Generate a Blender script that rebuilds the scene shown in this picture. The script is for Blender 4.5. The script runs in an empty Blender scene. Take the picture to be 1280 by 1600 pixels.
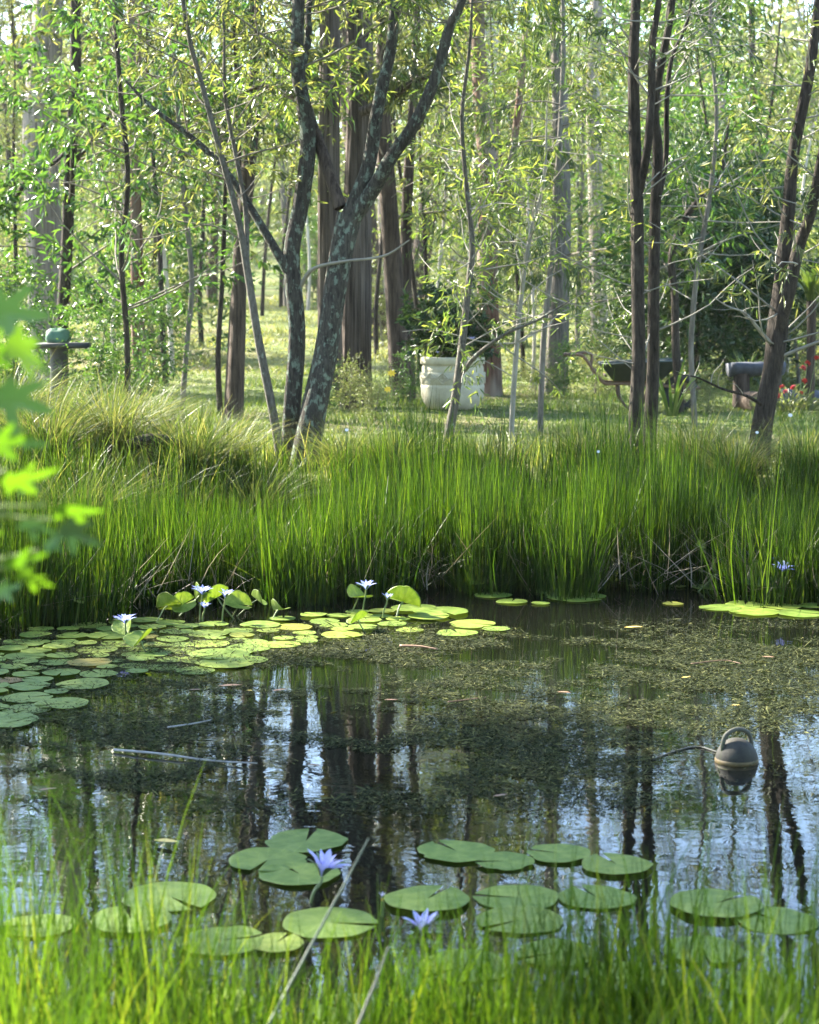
import bpy, math
import numpy as np
from mathutils import Vector

rad = math.radians
R = np.random.default_rng(11)
SC = bpy.context.scene
COL = SC.collection

# ------------------------------------------------------------------ camera, sky, sun, exposure
FPX = 3000.0                     # focal length in photograph pixels (1280 x 1600)
CAMZ = 1.6
HORIZON = 460.0
PITCH = math.atan((800 - HORIZON) / FPX)
cam_data = bpy.data.cameras.new('camera')
cam = bpy.data.objects.new('camera', cam_data)
COL.objects.link(cam)
cam.location = (0, 0, CAMZ)
cam.rotation_euler = (math.pi / 2 - PITCH, 0, 0)
cam_data.sensor_fit = 'VERTICAL'
cam_data.sensor_height = 36
cam_data.lens = 36 * FPX / 1600
cam_data.clip_start = 0.05
cam_data.clip_end = 2000
cam_data.dof.use_dof = True
cam_data.dof.focus_distance = 9.5
cam_data.dof.aperture_fstop = 5.4
SC.camera = cam

SUN_EL, SUN_AZ = 35.0, -53.0      # azimuth from +Y towards +X
world = bpy.data.worlds.new('World')
SC.world = world
world.use_nodes = True
wn = world.node_tree
sky = wn.nodes.new('ShaderNodeTexSky')
sky.sky_type = 'NISHITA'
sky.sun_disc = False
sky.sun_elevation = rad(SUN_EL)
sky.sun_rotation = rad(SUN_AZ)
sky.air_density = 1.0
sky.dust_density = 0.5
sky.ozone_density = 2.0
bg = wn.nodes['Background']
bg.inputs['Strength'].default_value = 0.105
wn.links.new(sky.outputs['Color'], bg.inputs['Color'])
sun_data = bpy.data.lights.new('sun', 'SUN')
sun_data.energy = 5.0
sun_data.angle = rad(0.55)
sun_data.color = (1.0, 0.93, 0.79)
sun = bpy.data.objects.new('sun', sun_data)
COL.objects.link(sun)
ce = math.cos(rad(SUN_EL))
TO_SUN = Vector((math.sin(rad(SUN_AZ)) * ce, math.cos(rad(SUN_AZ)) * ce, math.sin(rad(SUN_EL))))
sun.rotation_euler = TO_SUN.to_track_quat('Z', 'Y').to_euler()
sun.location = (-30, 20, 40)
SC.view_settings.view_transform = 'Standard'
SC.view_settings.look = 'None'
SC.view_settings.gamma = 1.0
SC.view_settings.exposure = 3.05
SC.view_settings.use_curve_mapping = False
SC.render.engine = 'CYCLES'
SC.cycles.max_bounces = 6
SC.cycles.diffuse_bounces = 3
SC.cycles.glossy_bounces = 3
SC.cycles.transmission_bounces = 4
SC.cycles.volume_bounces = 0
SC.cycles.caustics_reflective = False
SC.cycles.caustics_refractive = False
SC.cycles.sample_clamp_indirect = 6

# ------------------------------------------------------------------ geometry of the place
def W(px, py, Y):
    """point at world depth Y on the sight line of a photograph pixel"""
    dx = (px - 640) / FPX
    dv = (800 - py) / FPX
    fy = math.cos(PITCH) + dv * math.sin(PITCH)
    fz = -math.sin(PITCH) + dv * math.cos(PITCH)
    return np.array([dx * Y / fy, Y, CAMZ + fz * Y / fy])

def onwater(px, py, z=0.0):
    dv = (800 - py) / FPX
    fy = math.cos(PITCH) + dv * math.sin(PITCH)
    fz = -math.sin(PITCH) + dv * math.cos(PITCH)
    t = (z - CAMZ) / fz
    return np.array([(px - 640) / FPX * t, fy * t, z])

def sst(a, b, x):
    t = np.clip((x - a) / (b - a), 0, 1)
    return t * t * (3 - 2 * t)

def bank_y(x):
    return 10.9 - 1.5 * sst(-0.6, -2.6, x) + 0.15 * np.sin(x * 2.1) - 0.4 * sst(1.5, 3.5, x)

def near_y(x):
    return 3.45 + 0.12 * np.sin(x * 3.0) + 0.35 * sst(0.6, 1.6, x)

def ground(x, y):
    x = np.asarray(x, float); y = np.asarray(y, float)
    yb = bank_y(x); yn = near_y(x)
    far = sst(yb - 0.3, yb + 1.9, y)
    near = sst(yn + 0.25, yn - 0.9, y)
    side = sst(5.5, 7.5, np.abs(x + 0.3))
    land = np.maximum(np.maximum(far, near), side)
    z = -0.3 + 0.7 * land
    z = z + 0.22 * sst(-0.8, -2.6, x) * sst(10.5, 12.5, y) * (1 - sst(14, 19, y))
    z = z + land * 0.03 * (np.sin(x * 0.9 + 1) * np.sin(y * 0.7) + np.sin(x * 2.3) * np.sin(y * 1.9 + 2) * 0.4)
    z = z + np.clip(y - 22, 0, 60) * 0.028 + np.clip(y - 82, 0, 200) * 0.06
    return z

def G(x, y):
    return float(ground(x, y))

# ------------------------------------------------------------------ mesh helpers
def make_mesh(name, verts, faces, mats, midx=None, smooth=True):
    """faces: (N,4) or (N,3) integer array, or a list of such arrays"""
    if not isinstance(faces, (list, tuple)):
        faces = [faces]
    faces = [np.asarray(f, np.int32) for f in faces if len(f)]
    me = bpy.data.meshes.new(name)
    verts = np.asarray(verts, np.float32)
    me.vertices.add(len(verts))
    me.vertices.foreach_set('co', verts.ravel())
    nl = sum(f.size for f in faces); nf = sum(len(f) for f in faces)
    me.loops.add(nl); me.polygons.add(nf)
    me.loops.foreach_set('vertex_index', np.concatenate([f.ravel() for f in faces]))
    tot = np.concatenate([np.full(len(f), f.shape[1], np.int32) for f in faces])
    st = np.concatenate([[0], np.cumsum(tot)[:-1]]).astype(np.int32)
    me.polygons.foreach_set('loop_start', st)
    me.polygons.foreach_set('loop_total', tot)
    if smooth:
        me.polygons.foreach_set('use_smooth', np.ones(nf, bool))
    for m in (mats if isinstance(mats, (list, tuple)) else [mats]):
        me.materials.append(m)
    if midx is not None:
        me.polygons.foreach_set('material_index', np.asarray(midx, np.int32))
    me.update(calc_edges=True)
    return me

def link(name, data, parent=None, loc=(0, 0, 0), rot=(0, 0, 0), scale=None):
    o = bpy.data.objects.new(name, data)
    COL.objects.link(o)
    o.location = loc; o.rotation_euler = rot
    if scale is not None:
        o.scale = (scale,) * 3 if np.isscalar(scale) else scale
    if parent is not None:
        o.parent = parent
    return o

def tag(o, label, cat=None, group=None, kind=None):
    if label: o['label'] = label
    if cat: o['category'] = cat
    if group: o['group'] = group
    if kind: o['kind'] = kind
    return o

def copy_tree(o, parent=None):
    c = o.copy(); COL.objects.link(c)
    if parent is not None: c.parent = parent
    for ch in list(o.children):
        copy_tree(ch, c)
    return c

class Geo:
    """collects quads/tris with material index"""
    def __init__(s):
        s.v = []; s.q = []; s.qm = []; s.t = []; s.tm = []; s.n = 0
    def add(s, v, q=None, t=None, m=0):
        v = np.asarray(v, float).reshape(-1, 3)
        s.v.append(v)
        if q is not None and len(q):
            q = np.asarray(q, int).reshape(-1, 4); s.q.append(q + s.n); s.qm.append(np.full(len(q), m))
        if t is not None and len(t):
            t = np.asarray(t, int).reshape(-1, 3); s.t.append(t + s.n); s.tm.append(np.full(len(t), m))
        s.n += len(v)
    def mesh(s, name, mats, origin=(0, 0, 0), smooth=True):
        v = np.concatenate(s.v) - np.asarray(origin, float)
        fs = []; mi = []
        if s.q: fs.append(np.concatenate(s.q)); mi.append(np.concatenate(s.qm))
        if s.t: fs.append(np.concatenate(s.t)); mi.append(np.concatenate(s.tm))
        return make_mesh(name, v, fs, mats, np.concatenate(mi), smooth)

def unit(a):
    a = np.asarray(a, float)
    return a / np.maximum(np.linalg.norm(a, axis=-1, keepdims=True), 1e-9)

def spline(pts, n):
    p = np.asarray(pts, float)
    if len(p) < 3:
        t = np.linspace(0, 1, n)[:, None]
        return p[0] * (1 - t) + p[-1] * t
    P = np.vstack([2 * p[0] - p[1], p, 2 * p[-1] - p[-2]])
    m = len(p) - 1
    u = np.linspace(0, m, n); i = np.minimum(u.astype(int), m - 1); t = (u - i)[:, None]
    a, b, c, d = P[i], P[i + 1], P[i + 2], P[i + 3]
    return 0.5 * (2 * b + (c - a) * t + (2 * a - 5 * b + 4 * c - d) * t ** 2 + (3 * b - a - 3 * c + d) * t ** 3)

def tube(geo, pts, radii, sides=6, m=0, ridge=0.0, rng=None, cap=False):
    p = np.asarray(pts, float); n = len(p)
    r = np.asarray(radii, float)
    if r.ndim == 0: r = np.full(n, float(r))
    elif len(r) != n: r = np.interp(np.linspace(0, 1, n), np.linspace(0, 1, len(r)), r)
    tan = unit(np.gradient(p, axis=0))
    md = np.abs(unit(p[-1] - p[0]))
    ref = np.eye(3)[int(np.argmin(md))]
    n1 = unit(np.cross(tan, ref)); n2 = np.cross(tan, n1)
    a = np.linspace(0, 2 * np.pi, sides, endpoint=False)
    rr = np.repeat(r[:, None], sides, 1)
    if ridge > 0:
        s = np.concatenate([[0], np.cumsum(np.linalg.norm(np.diff(p, axis=0), axis=1))])[:, None]
        d = np.zeros_like(rr)
        for k, amp in ((2, .5), (3, .6), (5, .5), (8, .6), (11, .8), (17, .8), (27, .7)):
            if k > sides / 2.2: continue
            ph = rng.uniform(0, 6.28); w1 = rng.uniform(.4, 1.6); w2 = rng.uniform(2, 5)
            d += amp * np.sin(k * a[None] + ph + 1.2 * np.sin(s * w1 + ph) + .5 * np.sin(s * w2 * 1.7 + 2 * ph)) * (.7 + .3 * np.sin(s * w2 + ph))
        rr = rr * (1 + ridge * d)
    v = p[:, None, :] + rr[..., None] * (np.cos(a)[None, :, None] * n1[:, None, :] + np.sin(a)[None, :, None] * n2[:, None, :])
    i = np.arange(n - 1)[:, None] * sides; j = np.arange(sides)[None]; k = (j + 1) % sides
    q = np.stack([i + j, i + k, i + sides + k, i + sides + j], -1).reshape(-1, 4)
    v = v.reshape(-1, 3)
    t = None
    if cap:
        v = np.vstack([v, p[0], p[-1]])
        c0 = n * sides
        jj = np.arange(sides)
        t = np.vstack([np.stack([np.full(sides, c0), (jj + 1) % sides, jj], 1),
                       np.stack([np.full(sides, c0 + 1), (n - 1) * sides + jj, (n - 1) * sides + (jj + 1) % sides], 1)])
    geo.add(v, q, t, m)

def lathe(geo, prof, sides=32, m=0, centre=(0, 0, 0)):
    prof = np.asarray(prof, float)
    a = np.linspace(0, 2 * np.pi, sides, endpoint=False)
    v = np.stack([prof[:, :1] * np.cos(a), prof[:, :1] * np.sin(a), np.repeat(prof[:, 1:], sides, 1)], -1).reshape(-1, 3) + np.asarray(centre)
    n = len(prof)
    i = np.arange(n - 1)[:, None] * sides; j = np.arange(sides)[None]; k = (j + 1) % sides
    geo.add(v, np.stack([i + j, i + k, i + sides + k, i + sides + j], -1).reshape(-1, 4), None, m)

def leaves(geo, base, d, nrm, L, Wd, m=0, fold=0.18, curl=0.12):
    """lens-shaped folded leaves, two quads each"""
    base = np.asarray(base, float); d = unit(d)
    side = unit(np.cross(d, nrm)); up = np.cross(side, d)
    L = np.asarray(L, float)[:, None]; Wd = np.asarray(Wd, float)[:, None]
    tip = base + d * L - up * L * curl
    m1 = base + d * L * .3; m2 = base + d * L * .68 - up * L * curl * .35
    l1 = m1 + side * Wd * .5 + up * Wd * fold; r1 = m1 - side * Wd * .5 + up * Wd * fold
    l2 = m2 + side * Wd * .4 + up * Wd * fold; r2 = m2 - side * Wd * .4 + up * Wd * fold
    n = len(base)
    v = np.stack([base, l1, l2, tip, r2, r1], 1).reshape(-1, 3)
    o = np.arange(n)[:, None] * 6
    q = np.concatenate([o + np.array([[0, 1, 2, 3]]), o + np.array([[0, 3, 4, 5]])])
    geo.add(v, q, None, m)

def blades(geo, root, h, lean, bend, width, K=4, m=0, rng=R, flat=None, tipw=0.12):
    """ribbons: root (N,3), h (N), lean (N,2) sideways shift of a straight blade, bend (N,2) extra curved shift"""
    root = np.asarray(root, float); N = len(root)
    t = np.linspace(0, 1, K + 1)
    h = np.asarray(h, float)
    lean = np.asarray(lean, float); bend = np.asarray(bend, float)
    hz = lean[:, None, :] * t[None, :, None] + bend[:, None, :] * (t ** 2.2)[None, :, None]
    bl = np.linalg.norm(bend, axis=1) / np.maximum(h, 1e-6)
    z = h[:, None] * (t[None] - 0.35 * np.minimum(bl, 1.6)[:, None] * (t ** 3)[None])
    c = np.concatenate([root[:, None, :2] + hz, (root[:, 2:3] + z)[..., None]], -1)
    ang = rng.uniform(0, np.pi, N) if flat is None else flat
    sd = np.stack([np.cos(ang), np.sin(ang), np.zeros(N)], -1)[:, None, :]
    w = np.asarray(width, float)[:, None, None] * (1 - (1 - tipw) * t ** 1.8)[None, :, None] * .5
    v = np.stack([c - sd * w, c + sd * w], 2).reshape(-1, 3)
    o = np.arange(N)[:, None, None] * (2 * (K + 1)); k = np.arange(K)[None, :, None] * 2
    q = (o + k + np.array([[[0, 1, 3, 2]]])).reshape(-1, 4)
    geo.add(v, q, None, m)

# ------------------------------------------------------------------ materials
def new_mat(name):
    m = bpy.data.materials.new(name); m.use_nodes = True
    nt = m.node_tree
    return m, nt, nt.nodes['Principled BSDF'], nt.nodes['Material Output']

def ramp(nt, cols, fac):
    n = nt.nodes.new('ShaderNodeValToRGB'); e = n.color_ramp.elements
    while len(e) < len(cols): e.new(0.5)
    for i, (p, c) in enumerate(cols):
        e[i].position = p; e[i].color = (*c, 1)
    nt.links.new(fac, n.inputs['Fac'])
    return n.outputs['Color']

def noise(nt, scale, detail=4, rough=.6, vec=None, dist=0):
    n = nt.nodes.new('ShaderNodeTexNoise')
    n.inputs['Scale'].default_value = scale; n.inputs['Detail'].default_value = detail
    n.inputs['Roughness'].default_value = rough; n.inputs['Distortion'].default_value = dist
    if vec is not None: nt.links.new(vec, n.inputs['Vector'])
    return n.outputs['Fac']

def coords(nt, scale=(1, 1, 1), kind='Object'):
    tc = nt.nodes.new('ShaderNodeTexCoord'); mp = nt.nodes.new('ShaderNodeMapping')
    mp.inputs['Scale'].default_value = scale
    nt.links.new(tc.outputs[kind], mp.inputs['Vector'])
    return mp.outputs['Vector']

def bump(nt, bsdf, h, strength=.4, dist=.02):
    b = nt.nodes.new('ShaderNodeBump')
    b.inputs['Strength'].default_value = strength; b.inputs['Distance'].default_value = dist
    nt.links.new(h, b.inputs['Height']); nt.links.new(b.outputs['Normal'], bsdf.inputs['Normal'])

def mixc(nt, a, b, fac, mode='MIX'):
    n = nt.nodes.new('ShaderNodeMix'); n.data_type = 'RGBA'; n.blend_type = mode
    for s, v in ((n.inputs[6], a), (n.inputs[7], b), (n.inputs[0], fac)):
        if isinstance(v, (tuple, list)): s.default_value = (*v, 1) if len(v) == 3 else v
        elif isinstance(v, (int, float)): s.default_value = v
        else: nt.links.new(v, s)
    return n.outputs[2]

def leaf_mat(name, cols, transl=.45, rough=.45, tint=(1.5, 1.6, .7), per='island', spec=.4):
    m, nt, b, out = new_mat(name)
    if per == 'island':
        g = nt.nodes.new('ShaderNodeNewGeometry'); f = g.outputs['Random Per Island']
    else:
        g = nt.nodes.new('ShaderNodeObjectInfo'); f = g.outputs['Random']
    c = ramp(nt, cols, f)
    nt.links.new(c, b.inputs['Base Color'])
    b.inputs['Roughness'].default_value = rough
    b.inputs['Specular IOR Level'].default_value = spec
    tr = nt.nodes.new('ShaderNodeBsdfTranslucent')
    nt.links.new(mixc(nt, c, tint, 1.0, 'MULTIPLY'), tr.inputs['Color'])
    mx = nt.nodes.new('ShaderNodeMixShader'); mx.inputs[0].default_value = transl
    nt.links.new(b.outputs[0], mx.inputs[1]); nt.links.new(tr.outputs[0], mx.inputs[2])
    nt.links.new(mx.outputs[0], out.inputs['Surface'])
    return m

def plain(name, col, rough=.6, metal=0, var=.25, scale=12, bmp=.15):
    m, nt, b, out = new_mat(name)
    f = noise(nt, scale, 5, .65, coords(nt))
    c = ramp(nt, [(.3, tuple(x * (1 - var) for x in col)), (.7, tuple(min(1, x * (1 + var)) for x in col))], f)
    nt.links.new(c, b.inputs['Base Color'])
    b.inputs['Roughness'].default_value = rough; b.inputs['Metallic'].default_value = metal
    if bmp: bump(nt, b, f, bmp, .01)
    return m

def bark_mat(name, dark, light, zs=.12, scale=40, strength=.8, lichen=None, lich_amt=.5, patch=None):
    m, nt, b, out = new_mat(name)
    v = coords(nt, (1, 1, zs))
    f = noise(nt, scale, 6, .7, v, .3)
    c = ramp(nt, [(.32, dark), (.62, light)], f)
    if patch:
        f3 = noise(nt, 3.2, 3, .5, coords(nt, (1, 1, .35)))
        c = mixc(nt, c, patch, ramp(nt, [(.45, (0, 0, 0)), (.62, (1, 1, 1))], f3))
    if lichen:
        f2 = noise(nt, 22, 6, .7, coords(nt, (1, 1, .6)))
        c = mixc(nt, c, lichen, ramp(nt, [(lich_amt, (0, 0, 0)), (lich_amt + .07, (.85, .85, .85))], f2))
    f4 = noise(nt, 1.6, 4, .6, coords(nt, (1, 1, .4)))
    c = mixc(nt, c, (.62, .60, .58), ramp(nt, [(.38, (1, 1, 1)), (.6, (0, 0, 0))], f4), 'MULTIPLY')
    nt.links.new(c, b.inputs['Base Color'])
    b.inputs['Roughness'].default_value = .9
    b.inputs['Specular IOR Level'].default_value = .15
    bump(nt, b, f, strength, .03)
    return m

M = {}
M['gum_leaf'] = leaf_mat('gum_leaf', [(0, (.026, .044, .014)), (.5, (.075, .096, .032)), (.85, (.11, .13, .045)), (1, (.22, .21, .09))], .48, .34, (1.55, 1.5, .75), 'island', .5)
M['pale_leaf'] = leaf_mat('pale_leaf', [(0, (.085, .115, .040)), (.7, (.14, .17, .07)), (1, (.22, .21, .11))], .48, .36, (1.5, 1.48, .85), 'island', .5)
M['wattle_leaf'] = leaf_mat('wattle_leaf', [(0, (.06, .10, .025)), (.6, (.105, .15, .04)), (1, (.2, .21, .065))], .5, .38, (1.5, 1.55, .7), 'island', .5)
M['broad_leaf'] = leaf_mat('broad_leaf', [(0, (.030, .070, .018)), (.7, (.055, .11, .028)), (1, (.10, .15, .035))], .42, .32)
M['dark_leaf'] = leaf_mat('dark_leaf', [(0, (.018, .042, .016)), (.8, (.035, .065, .022)), (1, (.06, .09, .03))], .3, .35)
M['fine_leaf'] = leaf_mat('fine_leaf', [(0, (.035, .065, .025)), (1, (.08, .11, .04))], .4, .45)
M['reed'] = leaf_mat('reed', [(0, (.007, .019, .003)), (.5, (.016, .038, .005)), (.9, (.042, .078, .011)), (1, (.075, .105, .02))], .5, .42, (1.8, 1.8, .5), 'island', .22)
M['dry_reed'] = leaf_mat('dry_reed', [(0, (.10, .085, .055)), (.6, (.19, .165, .11)), (1, (.30, .28, .22))], .2, .6, (1.2, 1.1, .9))
M['bank_grass'] = leaf_mat('bank_grass', [(0, (.060, .095, .022)), (.6, (.11, .145, .035)), (1, (.21, .19, .085))], .48, .42, (1.5, 1.5, .6))
M['tussock'] = leaf_mat('tussock', [(0, (.040, .065, .018)), (.6, (.075, .098, .032)), (1, (.17, .16, .08))], .42, .5, (1.45, 1.45, .7), 'island', .2)
M['lawn_grass'] = leaf_mat('lawn_grass', [(0, (.06, .10, .022)), (.7, (.10, .15, .035)), (1, (.18, .18, .07))], .42, .55, (1.4, 1.4, .6))
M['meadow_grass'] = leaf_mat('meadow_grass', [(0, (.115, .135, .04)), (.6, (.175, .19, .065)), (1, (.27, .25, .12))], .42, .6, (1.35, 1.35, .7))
M['front_grass'] = leaf_mat('front_grass', [(0, (.016, .040, .006)), (.5, (.038, .074, .010)), (.9, (.075, .12, .018)), (1, (.14, .15, .03))], .5, .45, (1.6, 1.7, .45), 'island', .18)
M['maple_sunlit_tone'] = leaf_mat('maple_sunlit_tone', [(0, (.045, .095, .014)), (1, (.075, .135, .018))], .5, .4, (1.35, 1.5, .3), 'object', .25)  # sun shining through the leaf is painted into this brighter colour
M['maple_shade_tone'] = leaf_mat('maple_shade_tone', [(0, (.030, .070, .034)), (1, (.045, .095, .045))], .12, .32, (1.2, 1.5, .6), 'object')  # same leaf with bluish shade painted into its colour
M['sedge_weed'] = leaf_mat('sedge_weed', [(0, (.011, .016, .007)), (.5, (.026, .034, .013)), (.88, (.060, .068, .024)), (1, (.14, .14, .05))], .15, .8, (1.2, 1.2, .6), 'island', .08)

M['bark_lichen'] = bark_mat('bark_lichen', (.022, .021, .018), (.10, .092, .078), .25, 55, 1.0, (.22, .28, .22), .53)
M['bark_thin'] = bark_mat('bark_thin', (.06, .055, .045), (.17, .155, .13), .3, 60, .7, (.30, .34, .28), .6)
M['bark_string'] = bark_mat('bark_string', (.016, .012, .010), (.17, .14, .118), .03, 30, 1.0)
M['bark_gum'] = bark_mat('bark_gum', (.10, .085, .075), (.40, .35, .31), .05, 26, 1.0)
M['bark_brown'] = bark_mat('bark_brown', (.024, .019, .015), (.13, .10, .08), .08, 40, 1.0)
M['bark_red'] = bark_mat('bark_red', (.07, .038, .025), (.24, .14, .10), .06, 40, 1.0, None, .5, (.30, .25, .20))
M['bark_dark'] = bark_mat('bark_dark', (.015, .013, .011), (.085, .070, .057), .18, 55, 1.0)
M['bark_pale'] = bark_mat('bark_pale', (.38, .34, .29), (.62, .57, .50), .3, 14, .3)
M['bark_grey'] = bark_mat('bark_grey', (.10, .09, .08), (.24, .22, .19), .12, 40, .8)
M['twig_pale'] = plain('twig_pale', (.20, .185, .15), .8)
M['twig'] = plain('twig', (.13, .11, .085), .85)

def ground_material():
    m, nt, b, out = new_mat('ground')
    v = coords(nt, (1, 1, 1))
    f = noise(nt, .35, 6, .65, v)
    f2 = noise(nt, 5, 5, .7, v)
    g = ramp(nt, [(.3, (.075, .105, .028)), (.7, (.14, .16, .055))], f2)
    d = ramp(nt, [(.3, (.12, .095, .05)), (.7, (.22, .19, .10))], f2)
    c = mixc(nt, g, d, ramp(nt, [(.48, (0, 0, 0)), (.66, (1, 1, 1))], f))
    nt.links.new(c, b.inputs['Base Color'])
    b.inputs['Roughness'].default_value = .95; b.inputs['Specular IOR Level'].default_value = .1
    bump(nt, b, noise(nt, 40, 4, .7, v), .5, .04)
    return m
M['ground'] = ground_material()

def water_material():
    m, nt, b, out = new_mat('water')
    b.inputs['Base Color'].default_value = (.004, .0045, .003, 1)
    b.inputs['Roughness'].default_value = .015
    b.inputs['IOR'].default_value = 1.42
    v = coords(nt, (1, 1.6, 1))
    f = noise(nt, 5.5, 3, .5, v, .6)
    bump(nt, b, f, .034, .02)
    return m
M['water'] = water_material()

def pad_material():
    m, nt, b, out = new_mat('lily_pad')
    oi = nt.nodes.new('ShaderNodeObjectInfo')
    c = ramp(nt, [(0, (.14, .20, .034)), (.5, (.18, .24, .038)), (.93, (.21, .25, .04)), (.97, (.26, .22, .04)), (1, (.24, .14, .05))], oi.outputs['Random'])
    v = coords(nt)
    f = noise(nt, 14, 4, .6, v)
    c = mixc(nt, c, (.62, .72, .5), ramp(nt, [(.40, (1, 1, 1)), (.62, (0, 0, 0))], noise(nt, 2.5, 3, .5, v)), 'MULTIPLY')
    c = mixc(nt, c, (.10, .085, .035), ramp(nt, [(.63, (0, 0, 0)), (.70, (.85, .85, .85))], noise(nt, 6, 5, .7, v)))
    # radial veins
    sx = nt.nodes.new('ShaderNodeSeparateXYZ'); tc = nt.nodes.new('ShaderNodeTexCoord')
    nt.links.new(tc.outputs['Object'], sx.inputs[0])
    at = nt.nodes.new('ShaderNodeMath'); at.operation = 'ARCTAN2'
    nt.links.new(sx.outputs[1], at.inputs[0]); nt.links.new(sx.outputs[0], at.inputs[1])
    mu = nt.nodes.new('ShaderNodeMath'); mu.operation = 'MULTIPLY'; mu.inputs[1].default_value = 15
    nt.links.new(at.outputs[0], mu.inputs[0])
    si = nt.nodes.new('ShaderNodeMath'); si.operation = 'SINE'; nt.links.new(mu.outputs[0], si.inputs[0])
    vein = ramp(nt, [(.80, (0, 0, 0)), (1, (1, 1, 1))], si.outputs[0])
    c = mixc(nt, c, (1.25, 1.2, 1.15), mixc(nt, (0, 0, 0), (.6, .6, .6), vein), 'MULTIPLY')
    nt.links.new(c, b.inputs['Base Color'])
    b.inputs['Roughness'].default_value = .5
    b.inputs['Specular IOR Level'].default_value = .25
    bump(nt, b, mixc(nt, f, vein, .3), .4, .006)
    tr = nt.nodes.new('ShaderNodeBsdfTranslucent')
    nt.links.new(mixc(nt, c, (1.4, 1.5, .5), 1.0, 'MULTIPLY'), tr.inputs['Color'])
    mx = nt.nodes.new('ShaderNodeMixShader'); mx.inputs[0].default_value = .18
    nt.links.new(b.outputs[0], mx.inputs[1]); nt.links.new(tr.outputs[0], mx.inputs[2])
    nt.links.new(mx.outputs[0], out.inputs['Surface'])
    return m
M['pad'] = pad_material()
M['petal'] = leaf_mat('petal', [(0, (.30, .36, .80)), (1, (.42, .45, .86))], .35, .5, (1.1, 1.1, 1.1), 'object', .2)
M['petal_pale'] = leaf_mat('petal_pale', [(0, (.50, .49, .84)), (1, (.62, .59, .88))], .35, .5, (1.1, 1.1, 1.1), 'object', .2)
M['stamen'] = plain('stamen', (.75, .5, .08), .6)
M['stem'] = plain('stem', (.12, .16, .04), .5)
M['sepal'] = plain('sepal', (.09, .15, .04), .5)
M['pot'] = plain('pot', (.40, .37, .27), .8, 0, .2, 7, .3)
M['pot_soil'] = plain('pot_soil', (.06, .045, .03), .9)
M['steel_green'] = plain('steel_green', (.05, .065, .058), .5, .2, .35, 9, .1)
M['rust'] = plain('rust', (.15, .09, .055), .7, .2, .4, 25, .2)
M['rust_dark'] = plain('rust_dark', (.09, .06, .045), .7, .2, .4, 25, .2)
M['rubber'] = plain('rubber', (.03, .03, .03), .8)
M['black_wood'] = plain('black_wood', (.022, .024, .026), .6, 0, .4, 20)
M['green_cloth'] = plain('green_cloth', (.055, .13, .075), .6, 0, .25, 15)
M['float_shell'] = plain('float_shell', (.024, .021, .012), .75, 0, .75, 22, .3)
M['float_rim'] = plain('float_rim', (.10, .066, .018), .6, 0, .4, 30, .2)
M['float_handle'] = plain('float_handle', (.065, .062, .042), .7, 0, .25, 20, .15)
M['stone'] = plain('stone', (.055, .06, .075), .85, 0, .35, 14, .5)
M['log_end'] = plain('log_end', (.20, .14, .09), .9, 0, .4, 20, .4)
M['red_flower'] = plain('red_flower', (.55, .06, .06), .6, 0, .2, 30, 0)
M['white_flower'] = plain('white_flower', (.78, .76, .80), .6, 0, .1, 30, 0)
M['yellow_flower'] = plain('yellow_flower', (.85, .55, .03), .6, 0, .1, 30, 0)
M['fallen_leaf'] = plain('fallen_leaf', (.17, .09, .045), .6, 0, .4, 30, .2)
M['fallen_yellow'] = plain('fallen_yellow', (.50, .36, .08), .6, 0, .3, 30, .2)
M['stalk_grey'] = plain('stalk_grey', (.045, .07, .038), .6, 0, .2, 40, .1)
M['dry_stalk'] = plain('dry_stalk', (.11, .11, .075), .7, 0, .3, 60, .2)
M['cord'] = plain('cord', (.05, .05, .04), .7)
M['dead_stick'] = plain('dead_stick', (.26, .25, .23), .8, 0, .3, 40, .3)

# ------------------------------------------------------------------ ground, water
def build_ground():
    xs = np.concatenate([-np.geomspace(160, 8, 40), np.linspace(-7.8, 7.8, 130), np.geomspace(8, 160, 40)])
    ys = np.concatenate([-np.geomspace(80, 1, 16), np.linspace(0, 26, 190), np.geomspace(26.3, 260, 70)])
    X, Y = np.meshgrid(xs, ys)
    Z = ground(X, Y)
    v = np.stack([X, Y, Z], -1).reshape(-1, 3)
    nx, ny = len(xs), len(ys)
    i = np.arange(ny - 1)[:, None] * nx; j = np.arange(nx - 1)[None]
    q = np.stack([i + j, i + j + 1, i + nx + j + 1, i + nx + j], -1).reshape(-1, 4)
    o = link('ground', make_mesh('ground', v, q, M['ground']))
    tag(o, None, kind='structure')
    xs = np.linspace(-7.4, 7.0, 60); ys = np.linspace(2.4, 12.9, 50)
    X, Y = np.meshgrid(xs, ys)
    v = np.stack([X, Y, 0 * X], -1).reshape(-1, 3)
    i = np.arange(len(ys) - 1)[:, None] * 60; j = np.arange(59)[None]
    q = np.stack([i + j, i + j + 1, i + 61 + j, i + 60 + j], -1).reshape(-1, 4)
    o = link('pond_water', make_mesh('pond_water', v, q, M['water']))
    tag(o, None, kind='structure')
build_ground()

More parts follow.
